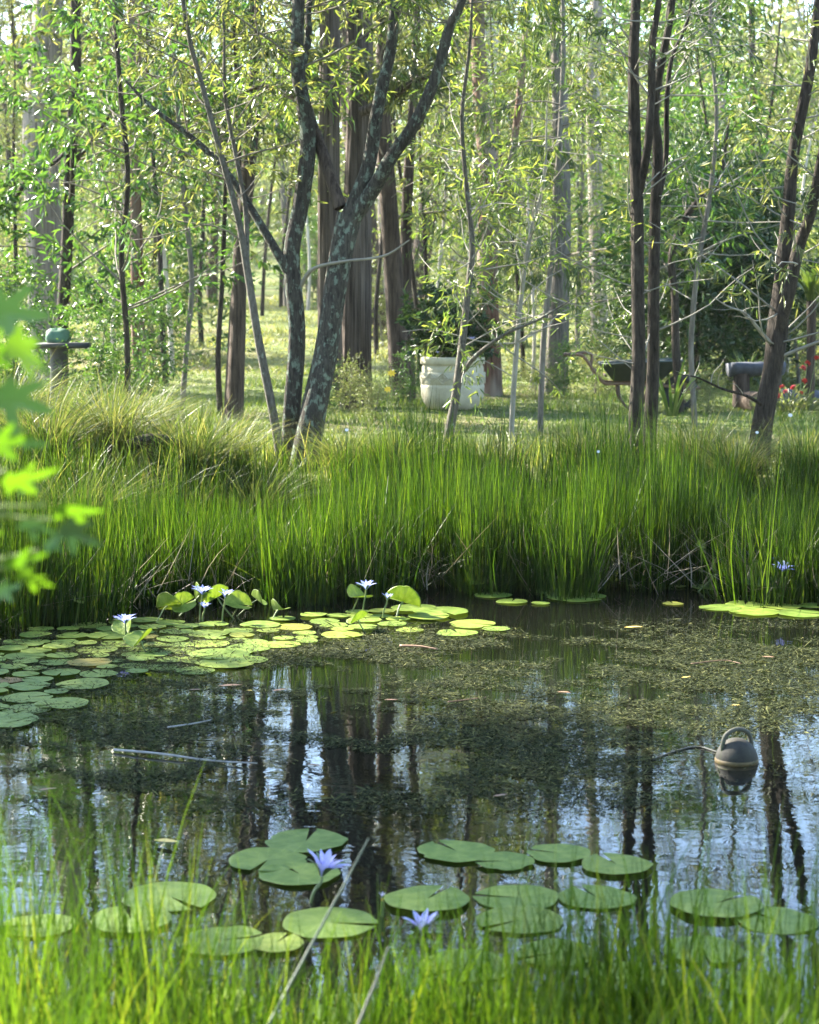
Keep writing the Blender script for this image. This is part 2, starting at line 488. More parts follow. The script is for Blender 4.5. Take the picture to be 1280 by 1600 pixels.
# ------------------------------------------------------------------ trees
class Tree:
    def __init__(s, rng):
        s.rng = rng; s.crown = Geo(); s.parts = []; s.lf = []
    def limb(s, name, pts, rs, mat, sides=12, n=None, ridge=.05, cap=False):
        n = n or max(8, len(pts) * 5)
        p = spline(pts, n)
        g = Geo(); tube(g, p, rs, sides, 0, ridge, s.rng, cap)
        s.parts.append((name, g, mat))
        return p, np.interp(np.linspace(0, 1, n), np.linspace(0, 1, len(rs)), rs)
    def spray(s, o, d, L, n, ll, lw, droop=.4, spread=.7):
        r = s.rng
        t = r.uniform(.1, 1, n)
        base = o + d * (t * L)[:, None] + r.normal(0, .02, (n, 3)) * L
        dd = unit(d * .7 + r.normal(0, spread, (n, 3)) * .75 + np.array([0, 0, -droop]))
        s.lf.append((base, dd, r.normal(0, 1, (n, 3)) + np.array([0, 0, .8]), ll * r.uniform(.6, 1.25, n), lw * r.uniform(.7, 1.2, n)))
    def twigs(s, p, r, n, Ls, t0=.3, t1=1.0, up=.3, sprays=5, nl=14, ll=.09, lw=.018, droop=.4, spray_len=.35, bare=0, towards=None, wob=.35, order=1):
        g = s.rng
        for _ in range(n):
            u = g.uniform(t0, t1)
            i = u * (len(p) - 1); k = min(int(i), len(p) - 2); f = i - k
            o = p[k] * (1 - f) + p[k + 1] * f
            rr = r[k] * .45
            a = g.uniform(0, 2 * np.pi)
            d = np.array([math.cos(a), math.sin(a), up + g.normal(0, .25)])
            if towards is not None: d = d * .6 + np.asarray(towards, float)
            d = unit(d)
            L = g.uniform(*Ls) * (1 - .35 * (u - t0) / max(t1 - t0, .01))
            q = [o]
            for j in range(4):
                d = unit(d + g.normal(0, wob * .5, 3) + np.array([0, 0, .08 if droop < .6 else -.10]))
                q.append(q[-1] + d * L / 4)
            q = np.array(q)
            r0 = min(max(rr, .0022), .003 + L * .0042)
            tube(s.crown, spline(q, 7), [r0, r0 * .3], 4, 1)
            if order > 1:
                s.twigs(spline(q, 7), np.linspace(r0, r0 * .3, 7), 3, (L * .3, L * .55), .25, .95, up, sprays, nl, ll, lw, droop, spray_len, bare, None, wob, order - 1)
            if g.uniform() < bare: continue
            for j in range(sprays):
                w = g.uniform(.3, 1.0) * 4; k = min(int(w), 3); f = w - k
                so = q[k] * (1 - f) + q[k + 1] * f
                sd = unit(unit(q[k + 1] - q[k]) + g.normal(0, .6, 3) + np.array([0, 0, -droop * .5]))
                s.spray(so, sd, spray_len * g.uniform(.6, 1.3), nl, ll, lw, droop)
    def done(s, name, label, cat, loc, leaf, twig, group=None, tagit=True):
        root = bpy.data.objects.new(name, None); COL.objects.link(root); root.location = loc
        root.empty_display_size = .2
        if tagit: tag(root, label, cat, group)
        for nm, g, mat in s.parts:
            link(nm, g.mesh(nm, mat, loc), root)
        if s.lf:
            b = [np.concatenate(x) for x in zip(*s.lf)]
            leaves(s.crown, b[0], b[1], b[2], b[3], b[4], 0)
        if s.crown.n:
            link('crown', s.crown.mesh('crown', [M[leaf], M[twig]], loc), root)
        return root

def px_path(pts, Y):
    return np.array([W(p[0], p[1], Y + (p[2] if len(p) > 2 else 0)) for p in pts])
def px_r(ws, Y):
    return [w * .5 / FPX * Y for w in ws]
def footed(pts, ws, Y, sink=.15):
    """a trunk path whose first point is pushed down to the ground, with a flared foot"""
    p = px_path(pts, Y); g = G(p[0][0], p[0][1])
    foot = p[0].copy(); foot[2] = min(g - sink, foot[2] - .05)
    return np.vstack([foot, p]), [ws[0] * 1.08 * .5 / FPX * Y] + px_r(ws, Y)

def seed(k): return np.random.default_rng(k)

# --- trees on the pond bank (unique, traced at their own distance)
Y = 13.3
t = Tree(seed(1))
p, r = footed([(452, 735), (456, 640), (464, 520), (456, 400), (470, 320), (482, 215), (466, 110), (467, 0), (482, -150), (470, -350), (490, -600), (500, -820)], [30, 27, 26, 25, 26, 25, 22, 19, 15, 12, 8, 4], Y)
tp, tr_ = t.limb('trunk', p, r, M['bark_lichen'], 14, 60, .06)
lp, lr = t.limb('limb', px_path([(450, 425), (420, 372), (355, 270, .2), (300, 215, .3), (240, 170, .4), (190, 120, .5)], Y), px_r([15, 13, 11, 9, 7, 3], Y), M['bark_lichen'], 8, 30)
t.twigs(lp, lr, 9, (.4, .9), .3, 1, .3, 4, 12, .085, .016, .5, bare=.3)
lp, lr = t.limb('limb', px_path([(466, 130), (482, 60, .1), (484, 0, .2), (520, -150, .4), (560, -350, .6)], Y), px_r([14, 11, 9, 7, 3], Y), M['bark_lichen'], 8, 24)
t.twigs(lp, lr, 10, (.4, 1.), .4, 1, .3, 4, 12, .085, .016, .5)
lp, lr = t.limb('limb', px_path([(468, 450), (490, 420, -.1), (540, 408, -.2), (600, 400, -.3), (640, 375, -.4)], Y), px_r([7, 6, 5, 4, 2], Y), M['twig_pale'], 6, 20)
t.twigs(tp, tr_, 46, (.6, 1.6), .55, 1, .4, 6, 14, .085, .018, .5)
t.done('lichen_tree', 'slim upright grey trunk crusted with pale lichen at the reed edge', 'tree', p[0], 'gum_leaf', 'twig')

t = Tree(seed(2))
p, r = footed([(441, 730), (426, 640), (404, 530), (388, 430), (372, 340), (345, 240), (318, 140), (290, 30), (270, -150), (240, -350)], [16, 14, 13, 12, 10, 9, 8, 7, 5, 2], 13.15)
tp, tr_ = t.limb('trunk', p, r, M['bark_thin'], 9, 50, .05)
lp, lr = t.limb('limb', px_path([(386, 420), (384, 330, .1), (370, 250, .2), (352, 150, .2), (350, 40, .2), (340, -100, .3)], 13.15), px_r([9, 8, 7, 6, 4, 2], 13.15), M['bark_thin'], 7, 24)
t.twigs(lp, lr, 8, (.3, .8), .4, 1, .4, 4, 10, .08, .015, .4, bare=.4)
t.twigs(tp, tr_, 34, (.4, 1.2), .45, 1, .4, 5, 12, .08, .016, .4, bare=.25)
t.done('slender_tree', 'thin grey sapling leaning left out of the reeds', 'tree', p[0], 'gum_leaf', 'twig')

Y = 13.2
t = Tree(seed(3))
p, r = footed([(474, 735), (489, 650), (508, 560), (520, 480), (533, 400), (547, 335)], [44, 39, 36, 34, 34, 37], Y)
t.limb('trunk', p, r, M['bark_lichen'], 18, 50, .06)
lp, lr = t.limb('limb', px_path([(543, 345), (575, 262, -.05), (590, 170, -.1), (610, 80, -.1), (618, 0, -.1), (632, -150, 0), (640, -400, .1), (660, -650, .2)], Y), px_r([27, 22, 19, 17, 15, 12, 8, 3], Y), M['bark_lichen'], 12, 50)
t.twigs(lp, lr, 22, (.5, 1.2), .45, 1, .4, 5, 13, .085, .016, .5, order=1)
lp, lr = t.limb('limb', px_path([(545, 350), (582, 298, -.1), (612, 245, -.2), (650, 190, -.25), (683, 115, -.3), (702, 45, -.35), (722, 0, -.4), (770, -150, -.4), (800, -400, -.3), (830, -600, -.2)], Y), px_r([27, 23, 20, 19, 17, 15, 13, 10, 7, 3], Y), M['bark_lichen'], 12, 60)
t.twigs(lp, lr, 20, (.5, 1.2), .5, 1, .4, 5, 13, .085, .016, .5)
lp, lr = t.limb('limb', px_path([(532, 325), (508, 250, .1), (488, 195, .2), (476, 160, .3), (445, 146, .4), (410, 135, .5), (370, 150, .6)], Y), px_r([20, 18, 17, 14, 11, 8, 3], Y), M['bark_brown'], 10, 40)
t.twigs(lp, lr, 14, (.25, .6), .45, 1, .2, 4, 12, .085, .016, .5)
t.done('leaning_tree', 'leaning lichen covered trunk forking into a wide V', 'tree', p[0], 'wattle_leaf', 'twig')

Y = 13.4
t = Tree(seed(4))
p, r = footed([(698, 705), (712, 620), (722, 540), (733, 440), (738, 380), (728, 280), (722, 180), (735, 60), (740, -80)], [16, 14, 12, 10, 9, 7, 6, 5, 2], Y)
tp, tr_ = t.limb('trunk', p, r, M['bark_thin'], 8, 50, .05)
lp, lr = t.limb('limb', px_path([(716, 590), (745, 555, -.1), (790, 522, -.2), (840, 500, -.3), (890, 470, -.4)], Y), px_r([8, 7, 5, 4, 2], Y), M['bark_thin'], 6, 24)
t.twigs(lp, lr, 9, (.2, .5), .3, 1, .4, 2, 8, .06, .007, .3, bare=.5)
t.twigs(tp, tr_, 34, (.3, .9), .3, 1, .35, 4, 11, .085, .013, .35, bare=.3)
t.done('pale_sapling', 'thin pale grey sapling in front of the cream pot', 'tree', p[0], 'wattle_leaf', 'twig_pale')

Y = 13.2
t = Tree(seed(5))
p, r = footed([(992, 735), (994, 640), (998, 560), (997, 450), (996, 330), (992, 200), (990, 100), (994, 0), (1000, -180), (1010, -420), (1000, -640)], [26, 23, 22, 21, 20, 19, 17, 15, 12, 8, 3], Y)
tp, tr_ = t.limb('trunk', p, r, M['bark_dark'], 12, 60, .06)
t.twigs(tp, tr_, 22, (.4, 1.1), .2, 1, .3, 3, 10, .08, .012, .4, bare=.45)
lp, lr = t.limb('limb', px_path([(999, 300), (1012, 230, -.1), (1018, 150, -.1), (1020, 70, -.1), (1030, 0, -.1), (1050, -150, 0), (1070, -350, .1)], Y), px_r([14, 13, 12, 11, 9, 7, 3], Y), M['bark_dark'], 9, 40)
t.twigs(lp, lr, 14, (.4, 1.), .3, 1, .3, 4, 12, .08, .012, .5, bare=.3)
t.done('dark_tree', 'dark straight trunk left of the pair before the wheelbarrow', 'tree', p[0], 'fine_leaf', 'twig_pale')

Y = 13.45
t = Tree(seed(6))
p, r = footed([(1012, 730), (1018, 640), (1021, 560), (1022, 450), (1024, 330), (1028, 240), (1022, 170), (1033, 100), (1048, 20), (1065, -150), (1080, -380), (1090, -600)], [24, 21, 19, 18, 17, 16, 15, 13, 11, 9, 6, 3], Y)
tp, tr_ = t.limb('trunk', p, r, M['bark_dark'], 12, 60, .06)
lp, lr = t.limb('limb', px_path([(1024, 330), (1040, 250, .1), (1042, 160, .1), (1050, 90, .2), (1075, 30, .3), (1090, -80, .4)], Y), px_r([10, 9, 8, 7, 5, 2], Y), M['bark_dark'], 8, 30)
t.twigs(lp, lr, 12, (.4, .9), .3, 1, .3, 2, 9, .08, .012, .4, bare=.6)
t.twigs(tp, tr_, 26, (.4, 1.1), .25, 1, .3, 3, 10, .08, .012, .4, bare=.45)
t.done('dark_tree', 'dark straight trunk right of the pair before the wheelbarrow', 'tree', p[0], 'fine_leaf', 'twig_pale')

Y = 13.0
t = Tree(seed(7))
p, r = footed([(1186, 720), (1192, 660), (1207, 580), (1216, 510), (1222, 430), (1232, 330), (1240, 240), (1262, 130), (1274, 50), (1282, -60), (1290, -300), (1300, -560)], [36, 32, 30, 33, 22, 21, 19, 17, 15, 12, 8, 3], Y)
tp, tr_ = t.limb('trunk', p, r, M['bark_dark'], 14, 60, .08)
lp, lr = t.limb('limb', px_path([(1212, 535), (1232, 460, -.1), (1247, 390, -.1), (1268, 330, -.2), (1283, 250, -.3), (1310, 120, -.3), (1340, -50, -.3), (1370, -350, -.2)], Y), px_r([22, 21, 19, 16, 14, 12, 9, 4], Y), M['bark_dark'], 10, 44)
t.twigs(lp, lr, 22, (.4, 1.1), .2, 1, .3, 4, 11, .085, .014, .4, bare=.4)
lp, lr = t.limb('limb', px_path([(1200, 640), (1170, 620, -.1), (1130, 608, -.15), (1090, 590, -.2), (1060, 585, -.25)], Y), px_r([6, 5, 4, 3, 1.5], Y), M['bark_dark'], 6, 20)
t.twigs(lp, lr, 5, (.15, .4), .2, 1, .5, 0, 8, .06, .008, .3, bare=1)
lp, lr = t.limb('limb', px_path([(1214, 560), (1250, 545, -.1), (1290, 530, -.2)], Y), px_r([7, 6, 5], Y), M['twig_pale'], 6, 16)
lp, lr = t.limb('limb', px_path([(1212, 545), (1190, 520, -.1), (1165, 490, -.2), (1140, 480, -.25), (1115, 465, -.3)], Y), px_r([7, 6, 4, 3, 1.5], Y), M['twig_pale'], 6, 16)
t.twigs(lp, lr, 6, (.15, .4), .2, 1, .5, 0, 8, .06, .008, .3, bare=1)
t.twigs(tp, tr_, 40, (.4, 1.2), .25, 1, .2, 3, 10, .085, .013, .4, bare=.5)
t.done('forked_tree', 'dark rough forked trunk with bare twigs near the red flowers', 'tree', p[0], 'gum_leaf', 'twig_pale')

# --- trees of the lawn and forest edge
def edge_tree(sd, name, label, Y, stems, bark, leaf, twig='twig', ntw=30, Ls=(.8, 2.0), t0=.35, nl=14, ll=.1, lw=.02, sprays=6, droop=.5, sides=14, ridge=.06, bare=.1, limbs=(), up=.3, spray_len=.4, order=1):
    t = Tree(seed(sd)); loc = None
    for i, (pts, ws) in enumerate(stems):
        p, r = footed(pts, ws, Y + (i * .25))
        if loc is None: loc = p[0]
        tp, tr_ = t.limb('trunk' if i == 0 else 'stem', p, r, M[bark], sides, 70, ridge)
        t.twigs(tp, tr_, ntw if i == 0 else ntw // 2, Ls, t0, 1, up, sprays, nl, ll, lw, droop, spray_len, bare=bare, order=order)
    for pts, ws in limbs:
        lp, lr = t.limb('limb', px_path(pts, Y), px_r(ws, Y), M[bark], 10, 30, .05)
        t.twigs(lp, lr, 9, (.3, .9), .4, 1, .2, sprays, nl, ll, lw, droop, spray_len, bare=bare)
    return t.done(name, label, 'tree', loc, leaf, twig)

edge_tree(21, 'stringybark_tree', 'massive twin trunk with shaggy grey brown bark at the lawn edge', 20.0,
  [([(518, 628), (515, 450), (514, 300), (515, 150), (515, 40), (510, -100), (505, -500), (520, -1100), (500, -1700)], [40, 35, 33, 32, 31, 30, 27, 18, 6]),
   ([(557, 618), (558, 450), (559, 300), (563, 150), (562, 35), (562, -100), (575, -600), (600, -1200), (610, -1700)], [48, 43, 41, 39, 38, 36, 30, 20, 6])],
  'bark_string', 'gum_leaf', ntw=46, Ls=(1.2, 2.8), t0=.55, sides=72, ridge=.045, nl=16, ll=.13, lw=.024, sprays=8,
  limbs=[([(515, 145, -.3), (490, 128, -.5), (445, 82, -.7), (420, 66, -.8), (375, 60, -.9), (340, 40, -1.)], [20, 18, 16, 14, 11, 6]),
         ([(565, 175, -.2), (600, 160, -.4), (640, 132, -.6), (690, 110, -.8)], [15, 13, 10, 5])])
edge_tree(22, 'pale_gum', 'thick pale gum trunk sunlit along its left side', 24.0,
  [([(76, 620), (73, 480), (68, 350), (62, 200), (73, 60), (80, -100), (85, -500), (60, -1100)], [66, 58, 56, 52, 48, 42, 34, 12])],
  'bark_gum', 'gum_leaf', ntw=40, Ls=(1.2, 3), t0=.5, sides=32, ridge=.02, ll=.13, lw=.026, sprays=8, nl=16)
edge_tree(23, 'dark_slim_tree', 'dark slim trunk standing just beside the pale gum', 20.0,
  [([(95, 600), (98, 500), (105, 380), (110, 250), (118, 120), (118, 20), (120, -200), (130, -600)], [24, 20, 19, 19, 18, 16, 13, 5])],
  'bark_dark', 'broad_leaf', ntw=34, Ls=(.8, 2.0), t0=.3, ll=.12, lw=.036, sprays=6, nl=10, limbs=[([(112, 230), (85, 255, -.2), (50, 270, -.3), (10, 330, -.5), (-30, 350, -.6)], [9, 8, 8, 6, 3]),
   ([(110, 260), (140, 225, -.2), (165, 190, -.3), (190, 150, -.4)], [8, 7, 5, 3]), ([(99, 490), (130, 478, -.2), (160, 470, -.3), (200, 450, -.4)], [7, 6, 5, 2])])
edge_tree(24, 'brown_twin_tree', 'narrow brown twin stems rising behind broad leaved bushes', 25.0,
  [([(215, 600), (212, 450), (211, 300), (207, 150), (205, 0), (200, -300), (200, -700)], [17, 15, 14, 13, 12, 9, 3]),
   ([(220, 600), (221, 450), (217, 320), (215, 200), (220, 0), (225, -300)], [11, 10, 9, 8, 7, 3])],
  'bark_red', 'gum_leaf', ntw=26, Ls=(.8, 2), t0=.4)
edge_tree(25, 'lawn_tree', 'brown double trunk standing left of the lichen trunks on the grass', 18.5,
  [([(367, 645), (372, 520), (376, 400), (388, 270), (398, 160), (400, 50), (402, -300), (410, -700)], [28, 24, 22, 22, 20, 18, 12, 4]),
   ([(357, 645), (362, 540), (368, 440), (374, 330), (372, 200), (365, 0), (350, -250)], [14, 13, 12, 10, 8, 6, 3])],
  'bark_brown', 'gum_leaf', ntw=26, Ls=(.7, 1.8), t0=.4, ll=.11)
edge_tree(26, 'paired_tree', 'two brown trunks side by side just left of the pot', 21.5,
  [([(626, 615), (616, 450), (606, 300), (598, 180), (600, 50), (602, -300), (620, -800)], [34, 29, 26, 24, 22, 16, 5]),
   ([(640, 612), (634, 450), (637, 300), (643, 200), (650, 60), (660, -200)], [20, 18, 17, 15, 12, 5])],
  'bark_brown', 'gum_leaf', ntw=28, Ls=(.8, 2.0), t0=.35, ll=.11)
edge_tree(27, 'ironbark_tree', 'reddish brown shaggy trunk directly behind the pot', 22.5,
  [([(768, 640), (765, 540), (762, 400), (766, 290), (752, 150), (745, 0), (740, -300), (750, -800)], [40, 35, 32, 32, 26, 22, 16, 5]),
   ([(768, 600), (770, 420), (778, 310), (800, 240), (815, 120), (830, -50)], [14, 14, 13, 12, 10, 4])],
  'bark_red', 'wattle_leaf', ntw=28, Ls=(.8, 2.0), t0=.35, ll=.11, sides=24, ridge=.05)
edge_tree(28, 'mottled_tree', 'grey mottled trunk standing left of the wheelbarrow handles', 23.0,
  [([(868, 630), (872, 520), (876, 420), (878, 300), (875, 150), (872, 0), (880, -400)], [40, 34, 30, 28, 25, 22, 8])],
  'bark_grey', 'gum_leaf', ntw=34, Ls=(.8, 2.2), t0=.35, ll=.11, sides=20)
edge_tree(29, 'white_gum', 'tall smooth white gum trunk high up behind the sapling', 34.0,
  [([(745, 560), (752, 300), (758, 150), (766, 40), (768, -60), (775, -400), (790, -900)], [36, 32, 30, 30, 28, 20, 8])],
  'bark_pale', 'pale_leaf', ntw=40, Ls=(1.2, 3), t0=.5, ll=.15, lw=.03)
edge_tree(30, 'crooked_tree', 'dark crooked little tree bending right behind the wheelbarrow', 19.5,
  [([(1062, 620), (1056, 540), (1055, 470), (1050, 400), (1072, 340), (1098, 308), (1125, 280), (1140, 180)], [14, 13, 12, 12, 11, 9, 7, 3])],
  'bark_dark', 'broad_leaf', ntw=26, Ls=(.4, 1.1), t0=.4, ll=.11, lw=.03, nl=10)
edge_tree(31, 'leafy_tree', 'broad leaved small tree hanging over the left bank', 16.5,
  [([(200, 620), (198, 520), (190, 400), (200, 280), (188, 140), (180, 0), (185, -200), (190, -480), (180, -800)], [10, 9, 9, 8, 8, 7, 6, 4, 2])],
  'bark_dark', 'broad_leaf', ntw=66, Ls=(.7, 1.7), t0=.24, ll=.11, lw=.030, nl=9, sprays=6, spray_len=.35)
edge_tree(32, 'leafy_tree', 'broad leaved small tree left of the mown clearing', 18.0,
  [([(285, 640), (292, 540), (300, 440), (290, 330), (280, 200), (270, 60), (260, -120), (280, -400), (290, -700)], [9, 8, 8, 8, 7, 7, 6, 4, 2])],
  'bark_grey', 'broad_leaf', ntw=54, Ls=(.6, 1.6), t0=.42, ll=.11, lw=.028, nl=9, sprays=6)
edge_tree(33, 'weeping_tree', 'fine leaved weeping tree hanging down at top centre right', 17.0,
  [([(845, 640), (850, 520), (862, 400), (872, 260), (880, 100), (880, -60), (890, -260)], [9, 9, 8, 8, 7, 6, 3])],
  'bark_grey', 'fine_leaf', ntw=34, Ls=(.6, 1.4), t0=.4, ll=.11, lw=.010, nl=18, sprays=8, droop=1.1, spray_len=.4)
edge_tree(34, 'sunlit_wattle', 'sunlit yellow green wattle sapling above the pot', 16.0,
  [([(800, 660), (806, 560), (815, 460), (830, 360), (850, 280), (855, 160)], [8, 8, 7, 6, 5, 2])],
  'twig_pale', 'wattle_leaf', 'twig_pale', ntw=44, Ls=(.5, 1.3), t0=.25, ll=.095, lw=.014, nl=10, sprays=4, bare=.35)
edge_tree(35, 'sunlit_wattle', 'sunlit yellow green wattle sapling behind the right pair of trunks', 17.5,
  [([(1085, 650), (1080, 540), (1090, 420), (1110, 300), (1120, 180), (1110, 40), (1120, -120)], [9, 8, 8, 7, 6, 5, 2])],
  'bark_grey', 'wattle_leaf', 'twig_pale', ntw=34, Ls=(.5, 1.4), t0=.35, ll=.10, lw=.022, nl=10, sprays=5, bare=.2)

# --- shared kinds for the forest behind and beside
def make_kind(sd, name, H, r0, bark, leaf, twig, ntw, Ls, t0, nl, ll, lw, sprays, droop, lean=.04, order=2, up=.35, spray_len=.6, sides=10):
    t = Tree(seed(sd)); g = t.rng
    pts = [np.array([0, 0, -.3])]
    d = np.array([g.normal(0, lean), g.normal(0, lean), 1.])
    for i in range(7):
        d = unit(d + np.append(g.normal(0, lean, 2), 0)); pts.append(pts[-1] + d * H / 7)
    tp, tr_ = t.limb('trunk', pts, [r0 * 1.25, r0, r0 * .9, r0 * .75, r0 * .6, r0 * .4, r0 * .22, r0 * .05], M[bark], sides, 40, .04)
    t.twigs(tp, tr_, ntw, Ls, t0, 1, up, sprays, nl, ll, lw, droop, spray_len, order=order)
    return t.done(name, None, None, np.zeros(3), leaf, twig, tagit=False)

KIND = {
 'gum_a': make_kind(101, 'gum_tree', 19, .16, 'bark_gum', 'gum_leaf', 'twig', 17, (1.5, 4.0), .42, 30, .12, .030, 3, .6, spray_len=.42),
 'gum_b': make_kind(102, 'gum_tree', 16, .12, 'bark_grey', 'pale_leaf', 'twig', 17, (1.3, 3.4), .35, 30, .12, .030, 3, .6, spray_len=.42),
 'gum_c': make_kind(103, 'gum_tree', 21, .18, 'bark_brown', 'gum_leaf', 'twig', 17, (1.6, 4.2), .45, 30, .125, .031, 3, .6, spray_len=.42),
 'gum_d': make_kind(104, 'gum_tree', 14, .09, 'bark_dark', 'gum_leaf', 'twig', 18, (1.0, 2.6), .28, 28, .11, .027, 3, .5, spray_len=.38),
 'wat_a': make_kind(111, 'wattle_tree', 6.5, .05, 'bark_grey', 'wattle_leaf', 'twig', 30, (.8, 1.9), .15, 16, .085, .018, 3, .35),
 'wat_b': make_kind(112, 'wattle_tree', 5.0, .04, 'bark_grey', 'pale_leaf', 'twig', 30, (.7, 1.7), .10, 16, .085, .018, 3, .35),
 'wat_c': make_kind(113, 'wattle_tree', 8.0, .055, 'bark_brown', 'gum_leaf', 'twig', 34, (.9, 2.2), .18, 16, .09, .019, 3, .45),
 'wat_d': make_kind(115, 'broad_leaved_tree', 6.0, .05, 'bark_dark', 'broad_leaf', 'twig', 30, (.8, 1.8), .15, 12, .115, .038, 3, .3),
 'shade': make_kind(114, 'added_shade_tree', 11.0, .13, 'bark_brown', 'broad_leaf', 'twig', 60, (1.0, 2.6), .25, 18, .12, .036, 4, .4),  # dense kind added out of view to block sun and sky light
 'bush_a': make_kind(121, 'forest_bush', 2.6, .03, 'bark_grey', 'broad_leaf', 'twig', 30, (.5, 1.2), .05, 10, .11, .032, 3, .3),
 'bush_b': make_kind(122, 'forest_bush', 2.0, .03, 'bark_grey', 'pale_leaf', 'twig', 26, (.5, 1.1), .05, 13, .09, .022, 3, .3),
 'bush_d': make_kind(123, 'dark_bush', 2.4, .03, 'bark_dark', 'dark_leaf', 'twig', 60, (.5, 1.3), .03, 12, .10, .030, 4, .3),
 'sap_a': make_kind(131, 'thin_sapling', 7.0, .035, 'bark_dark', 'gum_leaf', 'twig', 14, (.5, 1.2), .45, 12, .09, .018, 3, .4, .05),
 'sap_b': make_kind(132, 'thin_sapling', 6.0, .03, 'bark_pale', 'wattle_leaf', 'twig', 14, (.5, 1.2), .40, 12, .09, .018, 3, .4, .06),
}
USED = set()
def place(kind, x, y, s=1.0, rz=0.0, label=None, cat='tree', group=None):
    src = KIND[kind]
    o = src if kind not in USED else copy_tree(src)
    USED.add(kind)
    o.location = (x, y, G(x, y)); o.rotation_euler = (0, 0, rz); o.scale = (s, s, s)
    tag(o, label, cat, group)
    return o

LAB = {
 'gum_a': ('pale barked gum deep in the forest behind the clearing', 'tree', 'pale gums in the forest'),
 'gum_b': ('grey barked gum with light foliage deep in the forest', 'tree', 'grey gums in the forest'),
 'gum_c': ('tall brown barked gum deep in the forest', 'tree', 'brown gums in the forest'),
 'gum_d': ('slim grey gum with low foliage deep in the forest', 'tree', 'slim gums in the forest'),
 'wat_a': ('yellow green understorey wattle between the forest trunks', 'tree', 'wattles of the understorey'),
 'wat_b': ('pale green low understorey wattle between the forest trunks', 'tree', 'pale wattles of the understorey'),
 'wat_c': ('dull green tall understorey tree between the forest trunks', 'tree', 'tall trees of the understorey'),
 'wat_d': ('broad', 'tree', 'broad leaved trees of the understorey'),
 'bush_a': ('broad leaved green bush low among the forest trunks', 'bush', 'broad leaved bushes of the forest'),
 'bush_b': ('pale green bush low among the forest trunks', 'bush', 'pale bushes of the forest'),
 'sap_a': ('thin dark straight sapling at the forest edge', 'tree', 'dark saplings at the forest edge'),
 'sap_b': ('thin pale straight sapling at the forest edge', 'tree', 'pale saplings at the forest edge'),
}
g = seed(77)
spots = []
def ok(x, y, dmin):
    for a, b, c in spots:
        if (a - x) ** 2 + (b - y) ** 2 < max(dmin, c) ** 2 * .5 + dmin * c * .5: return False
    spots.append((x, y, dmin)); return True
def clearing(x, y):
    """the mown clearing that opens behind the lichen trunks"""
    px = 640 + x / y * FPX
    return y < 50 and 255 < px < 560 or y < 30 and 560 < px < 980
MARKS = [(-60, 'left picture edge'), (68, 'pale sunlit gum'), (213, 'brown twin stems'), (375, 'brown double trunk'), (460, 'upright lichen trunk'), (545, 'stringy twin trunk'),
         (622, 'paired trunks'), (712, 'cream pot'), (765, 'reddish trunk'), (874, 'mottled grey trunk'), (1008, 'dark pair of trunks'), (1090, 'wheelbarrow nose'), (1200, 'forked dark trunk'), (1340, 'right picture edge')]
DESC = {'gum_a': 'pale barked gum', 'gum_b': 'grey gum with light leaves', 'gum_c': 'brown barked gum', 'gum_d': 'slim grey gum', 'wat_a': 'yellow green wattle', 'wat_b': 'low pale wattle', 'wat_c': 'dull green wattle', 'wat_d': 'broad leaved tree',
        'bush_a': 'broad leaved bush', 'bush_b': 'pale forest bush', 'sap_a': 'thin dark sapling', 'sap_b': 'thin pale sapling'}
TAKEN = {}
def where(kd, x, y):
    px = 640 + x / y * FPX
    m = min(MARKS, key=lambda a: abs(a[0] - px))
    side = 'left of' if px < m[0] - 12 else 'right of' if px > m[0] + 12 else 'in line with'
    band = 'close' if y < 29 else 'midway' if y < 42 else 'deep' if y < 60 else 'remote'
    t = f"{DESC[kd]} {band} in forest {side} the {m[1]}"
    TAKEN[t] = TAKEN.get(t, 0) + 1
    if TAKEN[t] > 1:
        t = f"{['', '', 'other ', 'third ', 'fourth '][min(TAKEN[t], 4)]}{DESC[kd]} {band} in forest {side} the {m[1]}"
    return t
# forest behind
for kinds, n, y0, y1, dm, smin, smax in ((('gum_a', 'gum_b', 'gum_c', 'gum_d', 'gum_b', 'gum_d'), 36, 32, 105, 2.2, .8, 1.2),
                                  (('gum_a', 'gum_c', 'gum_d', 'gum_d'), 14, 34, 75, 2.3, .7, 1.0),
                                  (('wat_a', 'wat_b', 'wat_c', 'wat_b', 'wat_d', 'wat_a'), 104, 25, 85, 1.9, .75, 1.25),
                                  (('bush_a', 'bush_b', 'bush_b'), 34, 26, 75, 1.4, .7, 1.25)):
    k = 0; tries = 0
    while k < n and tries < 6000:
        tries += 1
        y = g.uniform(y0 ** .5, y1 ** .5) ** 2
        x = g.uniform(-1, 1) * (y * .235 + 2.5)
        px = 640 + x / y * FPX
        if clearing(x, y): continue
        if dm == 2.3 and px > 620: continue
        if dm > 2 and px > 960 and g.uniform() < .55: continue
        if px < 255 and 26 < y < 46 and g.uniform() < .5: continue
        if not ok(x, y, dm): continue
        kd = kinds[g.integers(len(kinds))]
        L = LAB[kd]
        place(kd, x, y, g.uniform(smin, smax), g.uniform(0, 6.28), where(kd, x, y), L[1], L[2]); k += 1
